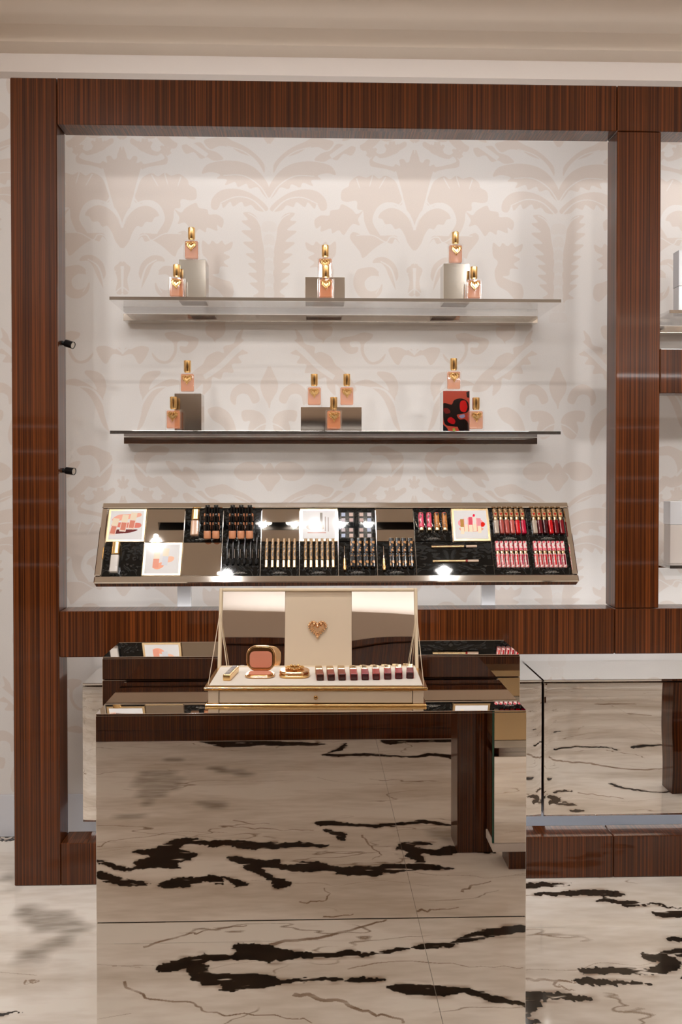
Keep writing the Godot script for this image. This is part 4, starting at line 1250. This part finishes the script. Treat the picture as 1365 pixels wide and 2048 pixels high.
	# pencils lying across
	for q in [[[863, 1094.5], [954, 1093.5], Color(0.12, 0.1, 0.1), "upper gold cosmetic pencil with a black band lying on the black panel"], [[865.5, 1123.5], [957.5, 1122.5], Color(0.55, 0.1, 0.1), "lower gold cosmetic pencil with a red band lying on the black panel"]]:
		var p0 := tray_uv(q[0][0], q[0][1])
		var p1 := tray_uv(q[1][0], q[1][1])
		var dir := (p1 - p0)
		var where := TR * Transform3D(Basis(Vector3(0, 0, 1), dir.angle() - PI / 2), Vector3(p0.x, p0.y, 0))
		var l := dir.length()
		var p := thing("cosmetic_pencil", q[3], "pencil", where, "cosmetic pencils in the tester tray")
		obj("barrel", bar(0.0085, 0.0, l * 0.72, 0.0085, 0.004), M["pale_gold"], p)
		obj("band", bar(0.0088, l * 0.72 + 0.0003, l * 0.76, 0.0088, 0.004), solid(q[2]), p)
		obj("cap", bar(0.0085, l * 0.76 + 0.0003, l, 0.0085, 0.004), solid(Color(0.8, 0.7, 0.62)), p)
	# lip glosses, two panels of six
	var capm := spotted("leopard_cap", Color(0.68, 0.52, 0.34), [Color(0.12, 0.08, 0.05)], 20, true, 14)
	var cols := [Color(0.68, 0.62, 0.56), Color(0.62, 0.27, 0.24), Color(0.64, 0.28, 0.25), Color(0.7, 0.33, 0.29), Color(0.76, 0.03, 0.08), Color(0.68, 0.03, 0.2), Color(0.66, 0.6, 0.54), Color(0.36, 0.04, 0.08), Color(0.24, 0.04, 0.06), Color(0.7, 0.03, 0.06), Color(0.42, 0.03, 0.08), Color(0.45, 0.03, 0.08)]
	var words := ["clear", "rosewood", "dusty rose", "coral rose", "bright red", "fuchsia red", "pearl", "wine red", "dark plum", "scarlet", "deep ruby", "ruby red"]
	var shift := 0.0
	for j in 12:
		var x: float = [994, 1005, 1015.5, 1026, 1037, 1048.5, 1071, 1081.5, 1092, 1103, 1114, 1125][j]
		var gl := thing("lip_gloss", "%s lip gloss with a leopard cap and red heart in the tester tray" % words[j], "lip gloss", on_tray(x, 1069) , "lip glosses with leopard caps")
		obj("glass_tube", bar(0.0155, 0.0, 0.05, 0.014, 0.004), solid(cols[j]), gl)
		obj("neck", bar(0.0135, 0.0503, 0.062, 0.012, 0.005), M["pale_gold"], gl)
		obj("cap", bar(0.0155, 0.0623, 0.094, 0.014, 0.005), capm, gl)
		var h := MB.new()
		h.prism(heart(0.0085, 16), 0.0, 0.0012)
		obj("heart_mark", h.mesh(), solid(Color(0.7, 0.08, 0.08)), gl, Transform3D(Basis(), Vector3(0, 0.071, 0.0142)))
	# floral lip glosses, two panels of seven
	var capf := spotted("red_floral_cap", Color(0.86, 0.82, 0.8), [Color(0.82, 0.12, 0.25), Color(0.88, 0.35, 0.42), Color(0.2, 0.15, 0.12)], 30, false, 31)
	var capg := spotted("red_floral_tube", Color(0.84, 0.76, 0.74), [Color(0.8, 0.1, 0.2), Color(0.85, 0.3, 0.36)], 22, false, 37)
	var cols2 := [Color(0.78, 0.3, 0.27), Color(0.66, 0.2, 0.22), Color(0.68, 0.06, 0.12), Color(0.6, 0.05, 0.12), Color(0.75, 0.04, 0.1), Color(0.6, 0.05, 0.2), Color(0.45, 0.04, 0.14)]
	var fl: Node3D
	for j in 14:
		var x: float = [998.5, 1007.5, 1017, 1026.5, 1036, 1045.5, 1054.5, 1075, 1084.5, 1093.5, 1103, 1112, 1121.5, 1130.5][j]
		var lab: String = "red floral printed lip gloss, %s of seven from the " % nth[j if j < 7 else 13 - j]
		fl = thing("floral_lip_gloss", lab + ("pencils" if j < 7 else "end rim of the tray"), "lip gloss", on_tray(x, 1136.5), "floral lip glosses " + ("beside the pencils" if j < 7 else "at the tray end"))
		obj("tube", bar(0.0135, 0.0, 0.05, 0.012, 0.004), capg, fl)
		obj("gloss_window", bar(0.006, 0.008, 0.045, 0.001, 0.0004), solid(cols2[j % 7]), fl, Transform3D(Basis(), Vector3(0.001, 0, 0.0115)))
		obj("collar", bar(0.0115, 0.0503, 0.06, 0.0105, 0.004), M["pale_gold"], fl)
		obj("cap", bar(0.0142, 0.0603, 0.096, 0.013, 0.005), capf, fl)

var solids := {}
func solid(c: Color, rough := 0.18) -> StandardMaterial3D:
	if not solids.has(c): solids[c] = mt("colour_" + c.to_html(false), c, rough)
	return solids[c]
func pan_mat(c: Color) -> StandardMaterial3D:
	return solid(c, 0.5)

# ---------------------------------------------------------------- open presentation box
func build_box():
	var S := 0.9
	var q0 := hit(411, 1414, Vector3(0, CUBE_H, 0), Vector3.UP)
	var q1 := hit(853, 1414, Vector3(0, CUBE_H, 0), Vector3.UP)
	var turned := Basis(Vector3.UP, atan2(q0.z - q1.z, q1.x - q0.x))
	var B := Transform3D(turned.scaled(Vector3.ONE * S), (q0 + q1) / 2)
	var b := thing("presentation_box", "open ivory presentation box with gold edges, mirror lid and drawer", "box", B)
	var w := 0.2715
	var d := -0.214
	var H := 0.048
	obj("bottom_plate", bx(Vector3(-w, 0.0003, d), Vector3(w, 0.0065, 0.0), 0.0018), M["gold"], b)
	var body := MB.new()
	body.box(Vector3(-w + 0.007, 0.0066, d + 0.004), Vector3(-w + 0.033, H - 0.008, -0.006), 0.001)
	body.box(Vector3(w - 0.033, 0.0066, d + 0.004), Vector3(w - 0.007, H - 0.008, -0.006), 0.001)
	body.box(Vector3(-w + 0.0335, 0.0066, d + 0.004), Vector3(w - 0.0335, H - 0.008, d + 0.014), 0.001)
	obj("body", body.mesh(), M["ivory_leather"], b)
	var dr := obj("drawer", bx(Vector3(-w + 0.0345, 0.008, d + 0.016), Vector3(w - 0.0345, H - 0.0095, -0.0062), 0.0015), M["ivory_leather"], b)
	var kn := MB.new()
	kn.xf = Transform3D(Basis(Vector3(1, 0, 0), PI / 2), Vector3(0.0, 0.0235, -0.0062))
	kn.lathe([Vector2(0, 0), Vector2(0.0026, 0), Vector2(0.0026, 0.004), Vector2(0.005, 0.006), Vector2(0.0052, 0.009), Vector2(0.0035, 0.0115), Vector2(0, 0.012)], 18)
	obj("knob", kn.mesh(), M["gold"], dr)
	var plate := MB.new()
	plate.box(Vector3(-w - 0.0015, H - 0.0078, d - 0.002), Vector3(w + 0.0015, H - 0.0042, 0.0015), 0.001)
	plate.box(Vector3(-w - 0.0025, H - 0.004, d - 0.002), Vector3(w + 0.0025, H, 0.0028), 0.001)
	obj("top_plate", plate.mesh(), M["gold"], b)
	obj("deck", bx(Vector3(-w + 0.009, H + 0.0002, d + 0.004), Vector3(w - 0.009, H + 0.005, -0.008), 0.002), M["white_cushion"], b)
	# lid, leaning back from the rear edge
	var Lf := Transform3D(Basis(Vector3(1, 0, 0), deg_to_rad(-11.6)), Vector3(0, H - 0.002, d - 0.002))
	var lw := 0.2705
	var lh := 0.2165
	var fm := MB.new()
	var bt := 0.0085
	fm.box(Vector3(-lw, 0, -0.022), Vector3(-lw + bt, lh, 0), 0.002)
	fm.box(Vector3(lw - bt, 0, -0.022), Vector3(lw, lh, 0), 0.002)
	fm.box(Vector3(-lw + bt, lh - bt, -0.022), Vector3(lw - bt, lh, 0), 0.002)
	fm.box(Vector3(-lw + bt, 0, -0.022), Vector3(lw - bt, bt, 0), 0.002)
	obj("lid_frame", fm.mesh(), M["cream_edge"], b, Lf)
	obj("lid_back", bx(Vector3(-lw + bt, bt, -0.022), Vector3(lw - bt, lh - bt, -0.012), 0.0), M["ivory_leather"], b, Lf)
	var c0 := -0.0905
	var c1 := 0.0905
	obj("lid_panel", bx(Vector3(c0, bt, -0.0119), Vector3(c1, lh - bt, -0.008), 0.0005), M["ivory_leather"], b, Lf)
	for s in [-1, 1]:
		var pw := lw - bt - 0.0915
		obj("lid_mirror", wavy(pw, lh - 2 * bt, 0.0004, 40 + s, 3.0), M["mirror"], b, Lf * Transform3D(Basis(), Vector3(s * (0.0912 + pw / 2), lh / 2, -0.0095)))
	obj("heart_brooch", heart_mesh(0.047, 30), M["rose_gold"], b, Lf * Transform3D(Basis(), Vector3(-0.002, 0.104, -0.006)))
	for s in [-1, 1]:
		var top := Lf * Vector3(s * (lw - 0.003), 0.15, 0.001)
		for e in [Vector3(s * (w - 0.006), H + 0.001, -0.012), Vector3(s * (w - 0.028), H + 0.006, d + 0.012)]:
			var tb := MB.new()
			tb.tube([top, top.lerp(e, 0.5) + Vector3(0, -0.003, 0), e], 0.0009)
			obj("lid_cord", tb.mesh(), M["cord"], b)
	# what lies on the deck
	var dy := CUBE_H + (H + 0.0053) * S
	var put := func(px: float, py: float, turn := 0.0): return Transform3D((Basis(Vector3.UP, turn) * turned).scaled(Vector3.ONE * S), hit(px, py, Vector3(0, dy, 0), Vector3.UP))
	# nine lip colours lying in a row, gold caps at the back
	var cols := [["nude brown", Color(0.55, 0.29, 0.22)], ["rosy brown", Color(0.55, 0.24, 0.19)], ["brick brown", Color(0.5, 0.2, 0.13)], ["dusty pink", Color(0.64, 0.25, 0.25)], ["mauve", Color(0.58, 0.22, 0.26)], ["coral red", Color(0.64, 0.2, 0.17)], ["raspberry", Color(0.56, 0.13, 0.16)], ["scarlet", Color(0.6, 0.07, 0.11)], ["deep red", Color(0.45, 0.06, 0.09)]]
	for i in 9:
		var px: float = [641, 663, 685, 708.5, 731, 753, 776, 798, 820.5][i]
		var py: float = [1361.5, 1361.5, 1361.2, 1361, 1360.5, 1360, 1359.3, 1358.3, 1357.5][i]
		var l := thing("lip_colour", "%s lip colour with a gold cap lying in the ivory box" % cols[i][0], "lipstick", put.call(px, py, 0.03 * (i - 4) * -0.6), "lip colours in the ivory box")
		var flat := Transform3D(Basis(Vector3(1, 0, 0), -PI / 2), Vector3.ZERO)
		obj("case", bar(0.0185, 0.0, 0.054, 0.0175, 0.0025), mt("lip_case", cols[i][1], 0.45), l, flat)
		var base: Color = cols[i][1]
		obj("dark_end", bar(0.016, -0.0012, 0.0005, 0.015, 0.002), solid(base.darkened(0.55)), l, flat * Transform3D(Basis(), Vector3(0, 0, 0.001)))
		obj("neck_band", bar(0.0175, 0.0542, 0.06, 0.0165, 0.0025), M["polished_steel"], l, flat)
		obj("cap", bar(0.0185, 0.0602, 0.095, 0.0175, 0.0025), M["pale_gold"], l, flat)
	# crystal lipstick
	var cr := thing("crystal_lipstick", "gold lipstick case studded with clear crystals in the ivory box", "lipstick", put.call(453.5, 1362, -0.1))
	var lie := Transform3D(Basis(Vector3(1, 0, 0), -PI / 2), Vector3.ZERO)
	obj("case", bar(0.0195, 0.0, 0.1, 0.016, 0.003), M["gold"], cr, lie)
	for k in 5:
		var cm := MB.new()
		cm.xf = Transform3D(Basis(), Vector3(0, 0.0158, -0.012 - k * 0.019))
		cm.prism(rrect(0.012, 0.0005, 0.0002, 1), -0.008, 0.008)
		cm.box(Vector3(-0.006, 0, -0.0085), Vector3(0.006, 0.003, 0.0085), 0.0018)
		obj("crystal", cm.mesh(), M["crystal"], cr)
	# open blush compact
	var cp := thing("open_compact", "open gold compact showing pink blush in base and lid, in the ivory box", "compact", put.call(520.5, 1352, 0.0))
	compact_half(cp, "base", Transform3D(Basis(Vector3(1, 0, 0), -PI / 2), Vector3(0, 0, 0)), true)
	var hinge := Transform3D(Basis(Vector3(1, 0, 0), deg_to_rad(-4.0)), Vector3(0, 0.0395, -0.033))
	compact_half(cp, "lid", hinge, false)
	obj("hinge", bx(Vector3(-0.009, 0.004, -0.037), Vector3(0.009, 0.0125, -0.031), 0.001), M["gold"], cp)
	# closed compact with a beaded heart on its lid
	var cc := thing("closed_compact", "closed gold compact with a beaded heart ornament in the ivory box", "compact", put.call(589.5, 1352, 0.0))
	var fl := Transform3D(Basis(Vector3(1, 0, 0), -PI / 2), Vector3.ZERO)
	var cm2 := MB.new()
	cm2.xf = fl
	cm2.prism(rrect(0.077, 0.068, 0.026, 8), 0.0, 0.0085, 0.002, true)
	obj("base", cm2.mesh(), M["gold"], cc)
	cm2 = MB.new()
	cm2.xf = fl
	cm2.prism(rrect(0.076, 0.067, 0.026, 8), 0.0088, 0.0165, 0.0025, true)
	obj("lid", cm2.mesh(), M["rose_gold"], cc)
	obj("heart_ornament", heart_mesh(0.044, 26), M["gold"], cc, fl * Transform3D(Basis(), Vector3(0, 0.0, 0.0185)))

func compact_half(parent: Node3D, called: String, where: Transform3D, base: bool):
	var m := MB.new()
	m.prism(rrect(0.076, 0.066, 0.026, 8), 0.0, 0.006, 0.002, true)
	var h := obj(called, m.mesh(), M["rose_gold"], parent, where)
	m = MB.new()
	m.prism(rrect(0.068, 0.058, 0.022, 8), 0.0061, 0.0075, 0.0005, true)
	obj("inner_frame", m.mesh(), M["gold"], h)
	m = MB.new()
	m.prism(rrect(0.058, 0.042, 0.012, 8), 0.0076, 0.009, 0.0008, true)
	var p := obj("blush", m.mesh(), M["powder"], h)
	if not base: p.position.y = -0.003

# ---------------------------------------------------------------- the bay to the right of the post
func build_right_bay():
	var up := at(1345, 620, 3.12).y
	var s := glass_shelf("short clear glass shelf high in the next bay of the frame", at(1340, 622, 3.12).x, 2.2, up, 1.26, 2.15)
	var lo := at(1345, 1131, 3.12).y
	glass_shelf("short clear glass shelf low in the next bay of the frame", at(1341, 1131, 3.12).x, 2.2, lo, 1.26, 2.15)
	var a := at(1341, 1125, 3.2)
	var t := at(1341, 1003, 3.2)
	var bxs := thing("white_carton", "plain white carton standing on the low glass shelf of the next bay", "box", Transform3D(Basis(), Vector3(a.x, lo + 0.0003, -3.2)))
	obj("carton", bx(Vector3(0, 0, -0.06), Vector3(0.11, (t.y - lo) * 0.62, 0), 0.001), M["white_plaster"], bxs)
	obj("lid", bx(Vector3(-0.001, (t.y - lo) * 0.62 + 0.0005, -0.061), Vector3(0.111, t.y - lo, 0.001), 0.001), M["acrylic_white"], bxs)
	var c := at(1359, 500, 3.2)
	var d := thing("pale_carton", "pale bluish carton standing on the high glass shelf of the next bay", "box", Transform3D(Basis(), Vector3(c.x, up + 0.0003, -3.2)))
	obj("carton", bx(Vector3(0, 0, -0.05), Vector3(0.08, 0.1, 0), 0.001), M["acrylic_white"], d)
	obj("lid", bx(Vector3(-0.0008, 0.1005, -0.0508), Vector3(0.0808, c.y - up, 0.0008), 0.001), M["white_gloss"], d)

# ---------------------------------------------------------------- what the mirrors and the gloss show of the room behind the viewer
func build_behind():
	var sh := thing("wooden_shelving", "dark wooden shelving with a taupe pelmet and lit shelf edges, opposite wall", "shelving", Transform3D(Basis(), Vector3(0.25, 0, 3.39)))
	obj("back_panel", bx(Vector3(-3.9, 0, -0.03), Vector3(3.8, 1.95, 0.0), 0.0), M["glossy_wood"], sh)
	obj("pelmet", bx(Vector3(-3.9, 1.955, -0.37), Vector3(3.8, 2.37, 0.0), 0.003), M["taupe_paint"], sh)
	obj("led_strip", bx(Vector3(-1.5, 2.3705, -0.23), Vector3(3.7, 2.38, -0.15), 0.001), M["field_glow"], sh)
	for x in [-3.87, -2.6, -1.33, -0.06, 1.21, 2.48, 3.75]:
		obj("upright", bx(Vector3(x, 0, -0.36), Vector3(x + 0.05, 1.95, -0.031), 0.002), M["glossy_wood"], sh)
	for y in [1.84, 1.59, 1.32, 1.09, 0.83, 0.45]:
		for x in [-3.87, -2.6, -1.33, -0.06, 1.21, 2.48]:
			var shelf := obj("shelf", bx(Vector3(x + 0.052, y, -0.35), Vector3(x + 1.22 , y + 0.025, -0.031), 0.002), M["glossy_wood"], sh)
			obj("led_strip", bx(Vector3(x + 0.06, y + 0.006, -0.354), Vector3(x + 1.2, y + 0.018, -0.3505), 0.0), M["strip_glow"], shelf)
	# the tall dark counter at the viewer's back
	var ct := thing("wooden_counter", "tall glossy brown wooden counter that shows in the plinth mirrors", "counter", Transform3D(Basis(), Vector3(-0.1, 0, 0.8)))
	obj("front_panel", bx(Vector3(-1.5, 0.06, 0.0), Vector3(1.4, 1.62, 0.02), 0.002), M["glossy_wood"], ct)
	obj("foot_rail", bx(Vector3(-1.5, 0.0, 0.01), Vector3(1.4, 0.059, 0.35), 0.001), M["glossy_wood"], ct)
	for x in [-1.5, 1.38]: obj("side_panel", bx(Vector3(x, 0.06, 0.021), Vector3(x + 0.02, 1.62, 0.36), 0.002), M["glossy_wood"], ct)
	obj("top", bx(Vector3(-1.52, 1.621, -0.02), Vector3(1.42, 1.65, 0.38), 0.003), M["glossy_wood"], ct)
	# beside the low plinth, outside the picture: what the plinth's front and the cabinet doors reflect
	var po := thing("wooden_pedestal", "dark wooden pedestal that shows in the mirror of the low plinth", "pedestal", Transform3D(Basis(), Vector3(0.6, 0, -0.5)))
	obj("column", bx(Vector3(-0.07, 0, -0.1), Vector3(0.07, 0.93, 0.05), 0.002), M["glossy_wood"], po)
	obj("top", bx(Vector3(-0.075, 0.931, -0.105), Vector3(0.075, 0.95, 0.055), 0.002), M["glossy_wood"], po)
	var mc := thing("mirrored_side_cabinet", "mirrored cabinet with green glass edges that shows in the low plinth's mirror", "cabinet", Transform3D(Basis(), Vector3(0.63, 0, -0.76)))
	obj("base", bx(Vector3(0.06, 0.0, 0.02), Vector3(0.5, 0.07, 0.13), 0.0), M["glossy_wood"], mc)
	obj("bottom_panel", bx(Vector3(0.0, 0.07, 0.0), Vector3(0.55, 0.1, 0.13), 0.001), M["white_plaster"], mc)
	obj("front_mirror", bx(Vector3(0.003, 0.101, 0.0), Vector3(0.55, 0.405, 0.13), 0.001), M["mirror"], mc)
	obj("inner_body", bx(Vector3(0.03, 0.4055, 0.05), Vector3(0.52, 0.4345, 0.13), 0.0), M["satin_steel"], mc)
	obj("drawer_edge", bx(Vector3(0.003, 0.435, 0.0), Vector3(0.55, 0.462, 0.13), 0.001), M["satin_steel"], mc)
	obj("upper_panel", bx(Vector3(0.003, 0.463, 0.0), Vector3(0.55, 0.57, 0.13), 0.001), M["pale_gold"], mc)
	obj("glass_edge", bx(Vector3(-0.0035, 0.101, -0.002), Vector3(0.0025, 0.57, 0.005), 0.001), M["green_glass_edge"], mc)
	var sp := thing("wooden_pedestal", "dark wooden pedestal that shows in the mirror door of the cabinet", "pedestal", Transform3D(Basis(), Vector3(1.62, 0, -2.4)))
	obj("column", bx(Vector3(-0.06, 0, -0.06), Vector3(0.1, 0.93, 0.06), 0.002), M["glossy_wood"], sp)
	obj("top", bx(Vector3(-0.065, 0.931, -0.065), Vector3(0.105, 0.95, 0.065), 0.002), M["glossy_wood"], sp)
